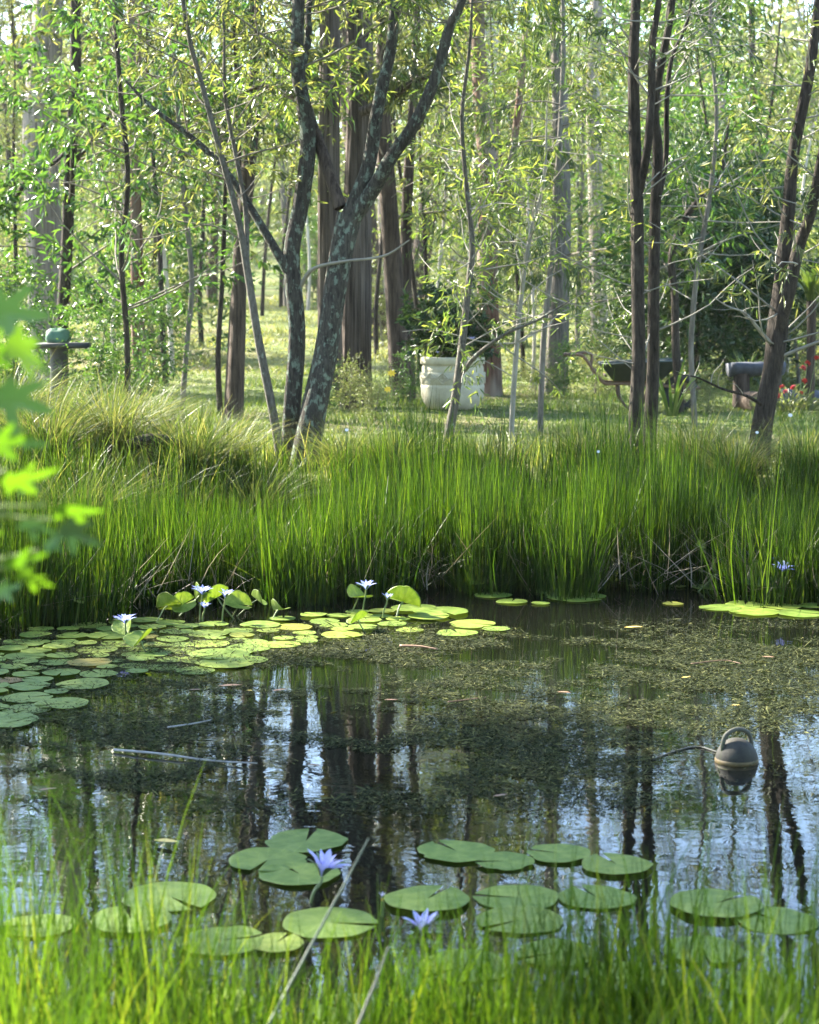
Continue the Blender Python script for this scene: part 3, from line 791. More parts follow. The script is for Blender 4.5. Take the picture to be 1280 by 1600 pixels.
# thin saplings at the forest edge (photograph pixel, depth)
for px, Yd, kd, s in ((262, 24, 'sap_a', 1.0), (272, 26, 'sap_b', 1.1), (346, 19.3, 'sap_a', .8), (318, 33, 'sap_a', 1.2), (655, 25, 'sap_a', .9), (672, 23, 'sap_a', .8),
                      (690, 27, 'sap_b', 1.), (818, 26, 'sap_a', .9), (828, 24, 'sap_b', .8), (410, 47, 'sap_a', 1.3), (440, 52, 'sap_a', 1.5), (480, 50, 'sap_b', 1.4),
                      (30, 22, 'sap_a', .8), (180, 28, 'sap_b', 1.1), (240, 30, 'sap_a', 1.1), (1150, 27, 'sap_a', 1.), (1225, 25, 'sap_b', .9), (590, 30, 'sap_a', 1.)):
    x = (px - 640) / FPX * Yd
    place(kd, x, Yd, s, g.uniform(0, 6.28), where(kd, x, Yd), LAB[kd][1], LAB[kd][2])
# unseen trees that shade the pond; the dense ones are added to block light
side_gum = ('gum beside the pond whose crown shades the water', 'tree', 'gums beside the pond')
for x, y, kd, s in ((-6.4, 10.6, 'wat_c', .9), (-9.6, 11.8, 'gum_d', .8), (-10.5, 13.6, 'gum_b', .75), (-12.5, 15.5, 'gum_a', .75), (-6.8, 10.7, 'shade', .72), (-8.2, 12.2, 'shade', .85), (-9.8, 13.4, 'shade', .95), (3.5, -7.5, 'shade', 1.1), (-1.5, -6, 'shade', 1.), (-3.2, -3.2, 'shade', .9), (.4, -4.2, 'shade', .8), (6.6, -1.5, 'shade', .9), (-7.0, .8, 'shade', .8), (8, -5, 'shade', 1.), (-7, -4, 'shade', 1.), (-4.5, -3, 'shade', .9), (4.2, -4.2, 'shade', 1.), (8.4, 2.5, 'shade', .9), (7.6, 7.2, 'shade', .75), (-17, 30, 'gum_b', .9), (-12, 27, 'wat_c', 1.0),
                    (9, 9, 'gum_d', .8), (11, 16, 'gum_b', .9), (8.5, 14, 'wat_c', .9), (10, 23, 'gum_a', .9), (7.2, 19, 'wat_a', .9), (8, 4.5, 'gum_d', .8), (6.9, 1.5, 'wat_c', .9), (10.5, 6, 'gum_b', .8), (9, -1, 'gum_c', .7),
                    (-3, -5, 'gum_d', .9), (1.5, -6.5, 'gum_b', .8), (5, -5, 'wat_c', 1.), (-7, -6, 'gum_a', .8), (3.5, -10, 'gum_c', .8), (-1, -11, 'gum_a', .8), (9, -8, 'gum_d', .9), (-5, -3.5, 'wat_c', .9), (-11, -3, 'gum_b', .9), (6.5, -2.2, 'wat_c', .8), (-.5, -4, 'wat_a', .9), (3, -3.6, 'wat_a', .9)):
    place(kd, x, y, s, g.uniform(0, 6.28), 'unseen dense tree added to block sun and sky' if kd == 'shade' else side_gum[0] if kd.startswith('gum') else 'wattle beside the pond whose crown shades the water', 'tree',
          'unseen dense trees added to block light' if kd == 'shade' else side_gum[2] if kd.startswith('gum') else 'wattles beside the pond')

# far wood beyond: reads as one mass
def far_wood():
    g = seed(5); geo = Geo()
    for i in range(120):
        y = g.uniform(100, 150); x = g.uniform(-1, 1) * (y * .26 + 6); z0 = G(x, y)
        h = g.uniform(9, 17)
        tube(geo, spline([[x, y, z0 - .3], [x + g.normal(0, .5), y, z0 + h * .5], [x + g.normal(0, .8), y, z0 + h]], 6), [.25, .05], 5, 1)
        n = 420
        c = np.array([x, y, z0]) + np.stack([g.normal(0, 2.2, n), g.normal(0, 2.2, n), g.uniform(.02, 1.0, n) ** .8 * h], -1)
        leaves(geo, c, g.normal(0, 1, (n, 3)) + [0, 0, -.4], g.normal(0, 1, (n, 3)) + [0, 0, .6], g.uniform(.4, .9, n), g.uniform(.15, .35, n), 0)
    o = link('distant_woodland', geo.mesh('distant_woodland', [M['pale_leaf'], M['bark_grey']]))
    tag(o, 'far wood of gums closing the view behind the forest', 'woodland', kind='stuff')
far_wood()

# bushes placed one by one
for i, (px, Yd, s, lab) in enumerate(((1085, 23.5, 1.0, 'dense dark bush behind the wheelbarrow nose'), (1140, 24.5, 1.15, 'dense dark bush behind the log seat'), (1035, 25.5, .9, 'dense dark bush farther behind the wheelbarrow tray'))):
    place('bush_d', (px - 640) / FPX * Yd, Yd, s, i * 1.7, lab, 'bush')
for i, (px, Yd, s, kd, lab) in enumerate(((150, 16.8, .42, 'bush_a', 'low broad leaved bush beside the dark pedestal'), (215, 17.5, .45, 'bush_a', 'low broad leaved bush in front of the brown twin stems'), 
                               (20, 18.5, .6, 'bush_a', 'broad leaved bush left of the dark pedestal'), (585, 18.2, .24, 'bush_b', 'small leafy weed clump left of the pot'), (545, 19.0, .26, 'bush_b', 'small leafy weed clump at the foot of the stringy twin trunk'), (505, 19.3, .2, 'bush_a', 'low green weed left of the stringy twin trunk foot'), (640, 20.5, .24, 'bush_a', 'low green weed at the foot of the paired trunks'), (880, 22.0, .25, 'bush_a', 'low green weed at the foot of the mottled trunk'), (835, 21.5, .26, 'bush_b', 'small leafy clump right of the pot'),
                               (1105, 19.6, .22, 'bush_b', 'small leafy clump by the wheelbarrow nose'), (930, 22.5, .4, 'bush_b', 'pale bush behind the wheelbarrow handles'), (1250, 24, .9, 'bush_b', 'pale sunlit bush behind the red flowers'), (1180, 29, 1.3, 'bush_b', 'tall pale bush behind the forked trunk'))):
    place(kd, (px - 640) / FPX * Yd, Yd, s, i * 1.1, lab, 'bush')

# ------------------------------------------------------------------ grasses and reeds
def scatter(n, x0, x1, y0, y1, g):
    return g.uniform(x0, x1, n), g.uniform(y0, y1, n)

def stuff(name, geo, mats, label, cat):
    o = link(name, geo.mesh(name, mats)); tag(o, label, cat, kind='stuff'); return o

def reeds():
    g = seed(201); geo = Geo()
    # reeds spring from many crowns, so they stand in distinct clumps
    nc = 1150
    cx = g.uniform(-3.6, 3.9, nc); cu = g.uniform(0, 1, nc) ** 1.25
    cy = bank_y(cx) - .72 + .2 * np.sin(cx * 5 + 1) + .12 * np.sin(cx * 13) + cu * 2.2
    ch = (.69 + .09 * np.sin(cx * 1.7) + .06 * np.sin(cx * 4.1 + 2)) * g.uniform(.72, 1.2, nc) * (1 - .33 * cu)
    cl = g.normal(0, .035, (nc, 2))
    n = 40000; k = g.integers(0, nc, n)
    x = cx[k] + g.normal(0, .055, n); y = cy[k] + g.normal(0, .055, n)
    z = np.maximum(ground(x, y), -.05)
    h = ch[k] * (.45 + .62 * g.uniform(0, 1, n) ** .6)
    out = np.stack([x - cx[k], y - cy[k]], -1)
    lean = cl[k] + out * .45 + g.normal(0, .028, (n, 2)); bend = g.normal(0, .035, (n, 2))
    h = np.where(g.uniform(0, 1, n) < .05, h * 1.25, h)
    bent = g.uniform(0, 1, n) < .05
    lean[bent] += g.normal(0, .28, (int(bent.sum()), 2)); bend[bent] *= 3; h[bent] *= .8
    blades(geo, np.stack([x, y, z], -1), h, lean, bend, g.uniform(.004, .008, n), 4, 0, g)
    stuff('reed_bed', geo, M['reed'], 'dense band of green reeds along the far water edge', 'reeds')
    geo = Geo(); n = 2600
    x = g.uniform(-3.6, 3.8, n); y = bank_y(x) - .75 + g.uniform(-.08, 1.6, n)
    z = np.maximum(ground(x, y), 0) + g.uniform(0, .12, n)
    a = g.uniform(0, 6.28, n); ln = g.uniform(.1, .4, n)
    blades(geo, np.stack([x, y, z], -1), g.uniform(.05, .38, n), np.stack([np.cos(a) * ln, np.sin(a) * ln * .7], -1), g.normal(0, .06, (n, 2)), g.uniform(.004, .008, n), 3, 0, g)
    stuff('dry_reed_litter', geo, M['dry_reed'], 'broken dry straw tangled among the reed bases', 'reeds')
reeds()

def bank_grass():
    g = seed(202); geo = Geo()
    n = 15000
    x = np.where(g.uniform(0, 1, n) < .35, g.uniform(-3.6, -.4, n), g.uniform(-4.2, 4.6, n)); y = bank_y(x) + .9 + g.uniform(0, 1, n) ** 1.4 * 3.2
    keep = g.uniform(0, 1, n) < .55 + .45 * np.sin(x * 3 + 2 * np.sin(y * 2)) * np.sin(y * 3.1 + x)
    x, y = x[keep], y[keep]; n = len(x)
    z = ground(x, y) - .02
    h = g.uniform(.12, .40, n) * (1 - .45 * sst(12.6, 14.8, y)) * (1 + .4 * sst(-.5, -1.5, x))
    a = g.uniform(0, 6.28, n); b = h * g.uniform(.1, .7, n)
    blades(geo, np.stack([x, y, z], -1), h, g.normal(0, .06, (n, 2)), np.stack([np.cos(a) * b, np.sin(a) * b], -1), g.uniform(.005, .011, n), 5, 0, g)
    stuff('bank_grass', geo, M['bank_grass'], 'long soft grass growing on the bank behind the reeds', 'grass')
bank_grass()

def lawn():
    g = seed(203); geo = Geo(); n = 80000
    y = g.uniform(13.2, 27, n); x = g.uniform(-1, 1, n) * (y * .225 + .6)
    z = ground(x, y) - .005
    h = g.uniform(.02, .06, n) * (1 + .8 * (np.sin(x * 2.2 + y) * np.sin(y * 1.3 - x) > .4))
    blades(geo, np.stack([x, y, z], -1), h, g.normal(0, .025, (n, 2)), g.normal(0, .02, (n, 2)), g.uniform(.006, .012, n), 2, 0, g)
    stuff('lawn_grass', geo, M['lawn_grass'], 'short mown lawn grass around the pot and wheelbarrow', 'grass')
    geo = Geo(); n = 52000
    y = g.uniform(26, 62, n); x = g.uniform(-1, 1, n) * (y * .225 + .6)
    z = ground(x, y) - .01
    h = g.uniform(.03, .09, n) * (1 + 1.2 * (np.sin(x * .9 + y * .6) * np.sin(y * .8 - x) > .5))
    blades(geo, np.stack([x, y, z], -1), h, g.normal(0, .06, (n, 2)), g.normal(0, .05, (n, 2)), g.uniform(.015, .035, n), 2, 0, g)
    stuff('meadow_grass', geo, M['meadow_grass'], 'sunny clearing grass running back between the trunks', 'grass')
lawn()

def front_grass():
    g = seed(204); geo = Geo(); n = 14000
    x = g.uniform(-1.0, 1.0, n); y = 4.05 - 1.25 * g.uniform(0, 1, n) ** 1.3
    x = x * (y * .235)
    keep = g.uniform(0, 1, n) < .55 + .45 * np.sin(x * 9 + 1) * np.sin(y * 7 + x * 4)
    x, y = x[keep], y[keep]; n = len(x)
    z = np.maximum(ground(x, y), -.03) - .01
    hh = .35 + .04 * np.sin(x * 6) + .10 * sst(-.15, -.6, x) - .05 * np.exp(-((x - .05) / .25) ** 2) + .12 * sst(.4, .75, x) + .16 * (g.uniform(0, 1, n) < .03)
    h = np.maximum(hh - z, .12) * (.45 + .75 * g.uniform(0, 1, n) ** 1.8)
    a = g.uniform(0, 6.28, n); b = h * g.uniform(.02, .3, n)
    blades(geo, np.stack([x, y, z], -1), h, g.normal(0, .05, (n, 2)), np.stack([np.cos(a) * b, np.sin(a) * b], -1), g.uniform(.003, .0065, n), 5, 0, g)
    stuff('front_grass', geo, M['front_grass'], 'blurred bright grass on the near bank along the bottom', 'grass')
front_grass()

# tussocks on the left bank
def tussock_mesh(sd, n=700, hmax=.75):
    g = seed(sd); geo = Geo()
    a = g.uniform(0, 6.28, n); rr = g.uniform(0, .14, n)
    root = np.stack([np.cos(a) * rr, np.sin(a) * rr, np.full(n, -.05)], -1)
    h = g.uniform(.45, 1, n) * hmax
    out = a + g.normal(0, .5, n); b = h * g.uniform(.15, 1.2, n)
    blades(geo, root, h, np.stack([np.cos(out), np.sin(out)], -1) * (h * .12)[:, None], np.stack([np.cos(out) * b, np.sin(out) * b], -1), g.uniform(.005, .011, n), 6, 0, g)
    return geo.mesh('tussock', M['tussock'])
tm = [tussock_mesh(301), tussock_mesh(302), tussock_mesh(303, 620, .66)]
for i, (px, Yd, s, lab) in enumerate(((20, 10.6, .95, 'big arching grass tussock nearest the left edge over the reeds'), (120, 10.9, .95, 'big arching grass tussock beside the low dark log'), (70, 11.9, 1.05, 'sunlit grass tussock below the dark pedestal'),
                            (170, 12.3, 1.0, 'sunlit grass tussock behind the low dark log'), (300, 12.0, .9, 'pale grass tussock right of the low dark log'), (350, 12.6, .9, 'pale grass tussock left of the lichen trunks'),
                            (5, 12.9, 1.1, 'tall grass tussock at the left edge below the gum'), (225, 13.2, .85, 'grass tussock in front of the broad leaved bushes'), (540, 12.6, .8, 'grass tussock at the foot of the leaning tree'), (395, 11.6, .8, 'grass tussock at the foot of the lichen trunks'),
                            (620, 12.4, .75, 'grass tussock in front of the stringy twin trunk'), (760, 12.6, .7, 'grass tussock right of the pale sapling'), (1090, 12.6, .8, 'bright grass tussock between pair of trunks and forked trunk'), (1150, 12.2, .75, 'bright grass tussock beside the forked trunk'),
                            (910, 12.9, .7, 'bright grass tussock left of the dark pair of trunks'), (1265, 12.4, .7, 'grass tussock at the right edge by the forked trunk'))):
    x = (px - 640) / FPX * Yd
    o = link('grass_tussock', tm[i % 3], None, (x, Yd, max(G(x, Yd), 0)), (0, 0, i * 1.3), s)
    tag(o, lab, 'tussock', 'grass tussocks on the bank')

# water weed on the surface
def weed():
    g = seed(401); geo = Geo(); n = 330000
    y = g.uniform(4.9, 9.4, n); x = g.uniform(-1, 1, n) * (y * .222)
    def nz(s, k):
        r = seed(k); out = 0
        for i in range(7):
            a = r.uniform(0, 6.28); f = s * r.uniform(.6, 1.9)
            out = out + np.sin((x * math.cos(a) * 1.0 + y * math.sin(a) * 1.5) * f + r.uniform(0, 6.28))
        return out / 2.6
    d = .55 * nz(3, 1) + .5 * nz(9, 2) + .35 * nz(26, 3)
    px = 640 + x / y * FPX
    py = HORIZON + CAMZ / y * FPX
    zone = sst(960, 1020, py) * (1 - sst(1225, 1310, py)) * (1 - .95 * sst(980, 1090, px) * sst(1120, 1180, py)) * (1 - .6 * sst(420, 250, px) * sst(1060, 1110, py) * sst(1160, 1110, py))
    keep = g.uniform(0, 1, n) < np.clip((d + .38) * 1.5, 0, 1) * zone
    x, y = x[keep], y[keep]; n = len(x)
    a = g.uniform(0, 6.28, n); d = np.stack([np.cos(a), np.sin(a), g.normal(0, .22, n)], -1)
    base = np.stack([x, y, g.uniform(.001, .008, n)], -1)
    L = g.uniform(.008, .034, n) * np.where(g.uniform(0, 1, n) < .06, 2.6, 1); w = g.uniform(.0010, .0026, n)
    dd = unit(d); side = np.stack([-np.sin(a), np.cos(a), g.normal(0, .4, n)], -1) * w[:, None]
    v = np.stack([base - side * .5, base + dd * L[:, None] * .5 - side, base + dd * L[:, None], base + dd * L[:, None] * .5 + side], 1).reshape(-1, 3)
    geo.add(v, np.arange(n)[:, None] * 4 + np.arange(4)[None], None, 0)
    stuff('pond_weed', geo, M['sedge_weed'], 'brown green mat of fine weed floating on the pond', 'pond weed')
weed()

# ------------------------------------------------------------------ water lilies
def pad_mesh(sd, fold=0.0):
    g = seed(sd); N = 34
    gap = .10
    a = np.linspace(gap, 2 * np.pi - gap, N)
    rr = 1 + .025 * np.sin(a * 3 + g.uniform(0, 6)) + .02 * np.sin(a * 7 + g.uniform(0, 6)) + g.normal(0, .006, N)
    for _ in range(g.integers(0, 4)):
        c = g.uniform(.4, 5.9); rr = rr - g.uniform(.05, .16) * np.exp(-((a - c) / g.uniform(.06, .14)) ** 2)
    rings = [.33, .7, .93, 1.0]
    wv = g.uniform(.4, 2.2)
    v = [[0, 0, 0.0]]
    for f in rings:
        z = .02 * wv * np.sin(a * 3 + g.uniform(0, 6)) * f * f + (.03 if f == 1 else 0) * (1 + wv * np.sin(a * 2 + 1)) + fold * (f * np.abs(np.sin(a))) ** 1.4
        v += list(np.stack([np.cos(a) * rr * f, np.sin(a) * rr * f * (1 - fold * .35), z], -1))
    v = np.array(v); nt = len(v)
    t = [[0, 1 + i, 2 + i] for i in range(N - 1)]
    q = []
    for k in range(3):
        o = 1 + k * N
        q += [[o + i, o + N + i, o + N + i + 1, o + i + 1] for i in range(N - 1)]
    # underside rim gives the leaf a thickness
    lo = v[1 + 3 * N:1 + 4 * N] * np.array([.985, .985, 1]) - np.array([0, 0, .035])
    o = 1 + 3 * N
    q += [[o + i, nt + i, nt + i + 1, o + i + 1] for i in range(N - 1)]
    geo = Geo(); geo.add(np.vstack([v, lo]), q, t, 0)
    return geo.mesh('lily_pad', M['pad'])
PADS = [pad_mesh(500 + i) for i in range(12)]
FOLD = [pad_mesh(520 + i, .55) for i in range(3)]
gp = seed(55)
LAYER = [0]
def pad(px, py, wpx, label, group=None, tilt=None, z=None, up=None):
    p = onwater(px, py)
    r = wpx * .5 / FPX * p[1]
    LAYER[0] = (LAYER[0] + 1) % 9
    zz = .003 + LAYER[0] * .0009
    mesh = PADS[gp.integers(12)] if up is None else FOLD[gp.integers(3)]
    rot = (gp.normal(0, .008), gp.normal(0, .008), gp.uniform(0, 6.28))
    if tilt: rot = (tilt[0], tilt[1], tilt[2] if len(tilt) > 2 else gp.uniform(0, 6.28))
    if z: zz = z
    o = link('lily_pad', mesh, None, (p[0], p[1], zz), rot, (r, r, r * (.28 if up is None else 1)))
    tag(o, label, 'lily pad', group)
    if z:
        geo = Geo(); q = spline([[0, 0, 0], [.1, .06, -zz / r * .5], [.05, .1, -(zz + .05) / r]], 6)
        tube(geo, q, [.05, .05], 6)
        s = link('stem', geo.mesh('stem', M['stem']), o)
        s.rotation_euler = (0, 0, 0)
    return o
NEAR = [(478, 1316, 132, 'rear pad of the overlapping trio beside the front lily flower'), (418, 1346, 128, 'left pad of the overlapping trio beside the front lily flower'), (468, 1368, 132, 'front pad of the overlapping trio beside the front lily flower'),
 (714, 1333, 124, 'round green pad leftmost in the near back row'), (788, 1349, 96, 'small pad second in the near back row'), (873, 1337, 102, 'round pad third in the near back row'), (963, 1355, 114, 'round pad rightmost in the near back row'),
 (668, 1410, 138, 'pad above the half hidden lilac flower'), (808, 1404, 138, 'large pad in the middle of the near second row'), (933, 1404, 126, 'pad at the right end of the near second row'), (812, 1440, 140, 'shaded pad overlapped below the near second row'),
 (266, 1404, 150, 'pad left of the trio partly behind grass'), (514, 1445, 152, 'pad with a white glint below the front lily flower'), (345, 1474, 140, 'pad behind grass below the trio'), (432, 1478, 90, 'small pad tucked beside the pad with a white glint'),
 (205, 1442, 130, 'left pad half hidden in blurred grass'), (1118, 1417, 150, 'pad by the bright sky reflection right of the rows'), (1215, 1440, 130, 'rightmost pad behind the tall right grass'), (60, 1448, 120, 'pad at the left edge behind blurred grass'),
 (726, 1512, 150, 'bright pad behind grass at bottom centre'), (868, 1492, 130, 'pad behind grass under the shaded pad'), (980, 1530, 140, 'bright pad behind grass right of bottom centre'), (1100, 1488, 130, 'pad behind grass right of the rows'),
 (560, 1585, 150, 'bottom pad behind grass left of centre'), (690, 1580, 140, 'bottom pad behind grass at centre'), (835, 1582, 140, 'bottom pad behind grass right of centre'), (1050, 1570, 140, 'bottom pad behind grass toward the right'), (1190, 1540, 130, 'bottom right pad behind tall grass'), (330, 1570, 140, 'bottom left pad behind grass')]
for a in NEAR: pad(*a)
FARP = [(900, 934, 96, 'large pad floating clear of the reeds right of centre'), (870, 926, 70, 'pad tucked behind the large pad by the reeds'), (715, 991, 66, 'front pad of the small open water group'), (738, 977, 74, 'rear pad of the small open water group'), (775, 985, 44, 'right pad of the small open water group'),
 (690, 958, 88, 'pad just in front of the curled pad near two blue flowers'), (640, 985, 46, 'small pad left of the open water group'), (1052, 944, 34, 'lone tiny pad below the reeds at centre right'), (770, 931, 60, 'pad by the reeds left of the large pad'), (800, 941, 50, 'small pad below the pad by the reeds'),
 (845, 944, 30, 'tiny pad left of the large pad'), (990, 917, 24, 'tiny pad against the reed base'), (1060, 918, 26, 'tiny pad against the right reed base'), (1112, 920, 60, 'flat pad in front of the upright pads on the right'), (1150, 914, 50, 'flat pad beneath the upright pads on the right'),
 (1125, 950, 66, 'leftmost pad of the right hand raft'), (1165, 946, 64, 'rear pad of the right hand raft'), (1180, 957, 80, 'middle pad of the right hand raft'), (1222, 949, 60, 'upper pad of the right hand raft'), (1250, 960, 74, 'front pad of the right hand raft'), (1272, 948, 50, 'edge pad of the right hand raft')]
for a in FARP: pad(*a)
# the crowded raft on the left
POLY = [(-30, 1000), (60, 985), (240, 968), (380, 978), (500, 958), (650, 950), (700, 962), (600, 980), (520, 998), (410, 1018), (400, 1042), (330, 1050), (220, 1050), (120, 1078), (60, 1090), (115, 1105), (40, 1130), (-30, 1140)]
def inside(x, y):
    c = False; j = len(POLY) - 1
    for i in range(len(POLY)):
        (xi, yi), (xj, yj) = POLY[i], POLY[j]
        if (yi > y) != (yj > y) and x < (xj - xi) * (y - yi) / (yj - yi) + xi: c = not c
        j = i
    return c
placed = []; tries = 0
while len(placed) < 190 and tries < 9000:
    tries += 1
    x, y = gp.uniform(-30, 700), gp.uniform(945, 1140)
    if not inside(x, y): continue
    w = gp.uniform(34, 74) * (1 if y < 1060 else 1.15)
    if any((x - a) ** 2 + ((y - b) * 5.2) ** 2 < (.40 * (w + c)) ** 2 for a, b, c in placed): continue
    placed.append((x, y, w))
ORD = 'first second third fourth fifth sixth seventh eighth ninth tenth eleventh twelfth thirteenth fourteenth fifteenth sixteenth seventeenth eighteenth'.split()
placed.sort(key=lambda a: a[1])
rows = [placed[i:i + 13] for i in range(0, len(placed), 13)]
for i, row in enumerate(rows):
    for j, (x, y, w) in enumerate(sorted(row)):
        pad(x, y, w, f"pad of the crowded left raft, {ORD[i]} row from the reeds, {ORD[j]} from the left", 'pads of the crowded left raft')
pad(30, 1126, 64, 'lone bright pad in front of the left raft'); pad(352, 1038, 92, 'large pad at the right tip of the left raft'); pad(345, 1025, 100, 'large shaded pad behind the right tip of the left raft')
# pads that stand out of the water
UPR = [(262, 968, 46, (.95, .3, 2.6), .07, 'curled pad standing upright left of three blue flowers'), (287, 966, 44, (.9, -.35, .6), .07, 'upright pad with pale rim below three blue flowers'), (312, 962, 46, (.8, .5, 1.9), .10, 'tilted pad under the small blue flower'),
 (340, 964, 48, (.7, .3, 3.9), .10, 'tilted pad right of the small blue flower'), (372, 966, 46, (.75, .2, .3), .07, 'tilted pad right of three blue flowers'), (402, 962, 36, (.85, -.3, 2.2), .08, 'small upright pad near the raft rear'), (122, 975, 26, (1.0, .2, 1.0), .12, 'small round upright pad in left reeds'),
 (630, 962, 60, (.65, -.25, 3.0), .07, 'large curled pad right of two blue flowers'), (560, 958, 50, (.35, .15, 1.0), .08, 'raised pad under two blue flowers'), (560, 985, 40, (.5, .2, 4.0), .05, 'yellowing folded pad in front of two blue flowers'), (1120, 925, 50, (.7, .2, 1.2), .10, 'left upright pad among the right reeds'),
 (1187, 930, 56, (.85, -.2, .2), .09, 'broad upright pad below the right blue flower'), (1178, 915, 40, (.8, .3, 2.0), .11, 'dark upright pad behind the broad one on the right'), (1094, 920, 18, (1.1, .2, .4), .24, 'tiny pad held high among right reeds'), (196, 1000, 46, (.6, .4, 5.0), .06, 'bright folded pad under the left blue flower'),
 (435, 968, 40, (.5, .2, 2.0), .05, 'half raised pad at the back of the left raft'), (745, 926, 46, (.6, -.2, 1.0), .07, 'half raised pad by the reeds at centre'), (220, 1018, 58, (.3, .2, 4.4), .05, 'glossy curled pad amid the left raft')]
for px, py, w, tl, z, lab in UPR: pad(px, py, w, lab, None, tl, z, True)

def petal_mesh(L, Wd, name, mat):
    n = 6; t = np.linspace(0, 1, n); w = Wd * np.sin(np.pi * np.clip(t * .9 + .08, 0, 1)) ** .8 * .5; w[-1] = .0005
    z = L * .12 * np.sin(t * np.pi); geo = Geo()
    c = np.stack([t * L, 0 * t, z], -1)
    l = c + np.stack([0 * t, w, w * .35], -1); r_ = c + np.stack([0 * t, -w, w * .35], -1)
    v = np.concatenate([l, c, r_]); q = []
    for i in range(n - 1):
        q += [[i, i + 1, n + i + 1, n + i], [n + i, n + i + 1, 2 * n + i + 1, 2 * n + i]]
    geo.add(v, q); return geo.mesh(name, mat)
PET = petal_mesh(1, .26, 'petal', M['petal']); PETP = petal_mesh(1, .26, 'petal', M['petal_pale']); SEP = petal_mesh(1, .28, 'sepal', M['sepal'])
def flower(px, py, base_px, Ypx, dia_px, label, pale=False, tilt=(0, 0), bend=0, opening=.6, npet=15):
    """flower head at (px,py), its stem entering the water at pixel base_px"""
    b = onwater(*base_px); Yd = b[1] + Ypx
    h = W(px, py, Yd); s = dia_px * .5 / FPX * Yd
    root = bpy.data.objects.new('lily_flower', None); COL.objects.link(root); root.location = b
    tag(root, label, 'flower', 'blue water lily flowers')
    geo = Geo(); hv = h - b
    tube(geo, spline([[0, 0, -.06], [hv[0] * .2 + bend, hv[1] * .2, hv[2] * .35], [hv[0] * .8 + bend * .6, hv[1] * .8, hv[2] * .75], list(hv)], 14), [.0045, .004], 7)
    link('stem', geo.mesh('stem', M['stem']), root)
    g = seed(int(px * 7 + py))
    def piece(name, me, a, el, sc, off=0):
        o = link(name, me, root, hv + np.array([math.cos(a), math.sin(a), 0]) * s * .08, (0, 0, 0), s * sc)
        o.rotation_euler = (Vector((1, 0, 0)).rotation_difference(Vector((math.cos(a) * math.cos(el), math.sin(a) * math.cos(el), math.sin(el)))) @ Vector((1, 0, 0)).rotation_difference(Vector((1, 0, 0)))).to_euler()
        import mathutils
        m = mathutils.Matrix.Rotation(tilt[1], 3, 'Y') @ mathutils.Matrix.Rotation(tilt[0], 3, 'X') @ mathutils.Matrix.Rotation(a, 3, 'Z') @ mathutils.Matrix.Rotation(-el, 3, 'Y')
        o.rotation_euler = m.to_euler()
    k1 = npet * 3 // 5
    for i in range(k1): piece('petal', PETP if pale else PET, i * 6.283 / k1 + g.normal(0, .08), opening + g.normal(0, .08), 1.0 + g.normal(0, .05))
    for i in range(npet - k1): piece('petal', PETP if pale else PET, (i + .5) * 6.283 / (npet - k1) + g.normal(0, .1), opening + .4 + g.normal(0, .08), .85)
    for i in range(4): piece('sepal', SEP, i * 1.571 + .5, opening - .12, .95)
    geo = Geo()
    for i in range(14):
        a = i * 2.4; geo2 = [[math.cos(a) * .05, math.sin(a) * .05, 0], [math.cos(a) * .16, math.sin(a) * .16, .34 + .02 * (i % 4)]]
        tube(geo, np.array(geo2) * s, [s * .03, s * .018], 4, cap=True)
    link('stamens', geo.mesh('stamens', M['stamen']), root, hv)
flower(503, 1368, (478, 1412), .05, 92, 'pale lilac front lily flower turning right on a bent stem', True, (0, .3), .01, .75)
flower(660, 1460, (662, 1500), .0, 84, 'pale lilac lily flower half hidden by near grass', True, (0, 0), 0, .85)
flower(598, 1408, (598, 1432), .0, 30, 'closed pale lily bud left of the second row', True, (0, 0), 0, 1.3, 8)
flower(572, 921, (567, 962), .0, 40, 'higher blue flower of the two beside the curled pad')
flower(605, 938, (598, 966), .0, 28, 'lower blue flower of the two beside the curled pad', False, (0, .2), 0, .9, 11)
flower(316, 929, (312, 968), .0, 40, 'top blue flower of the three above the upright pads')
flower(320, 950, (316, 972), .0, 26, 'small lowest blue flower of the three above the upright pads', False, (0, 0), 0, .6, 11)
flower(352, 934, (347, 974), .0, 34, 'right blue flower of the three above the upright pads', False, (0, .2), 0, .8)
flower(196, 974, (197, 1008), .0, 44, 'lone blue flower over the left raft', False, (0, 0), 0, .5)
flower(1223, 893, (1223, 944), .0, 40, 'blue flower standing tall above the right raft', False, (.2, 0), 0, .55)
flower(1213, 879, (1206, 930), .15, 24, 'small blue flower behind the tall right one', False, (0, -.2), 0, .9, 10)

# ------------------------------------------------------------------ things on the lawn
def local(geo, name, mat, parent, loc=(0, 0, 0), rot=(0, 0, 0), smooth=True):
    return link(name, geo.mesh(name, mat, smooth=smooth), parent, loc, rot)

def empty(name, loc, label, cat, rz=0, group=None):
    o = bpy.data.objects.new(name, None); COL.objects.link(o); o.location = loc; o.rotation_euler = (0, 0, rz)
    return tag(o, label, cat, group)

def box(geo, c, s, m=0, bev=0.0):
    x, y, z = [a * .5 for a in s]
    v = np.array([[sx * x, sy * y, sz * z] for sz in (-1, 1) for sy in (-1, 1) for sx in (-1, 1)]) + np.asarray(c)
    geo.add(v, [[0, 2, 3, 1], [4, 5, 7, 6], [0, 1, 5, 4], [2, 6, 7, 3], [0, 4, 6, 2], [1, 3, 7, 5]], None, m)

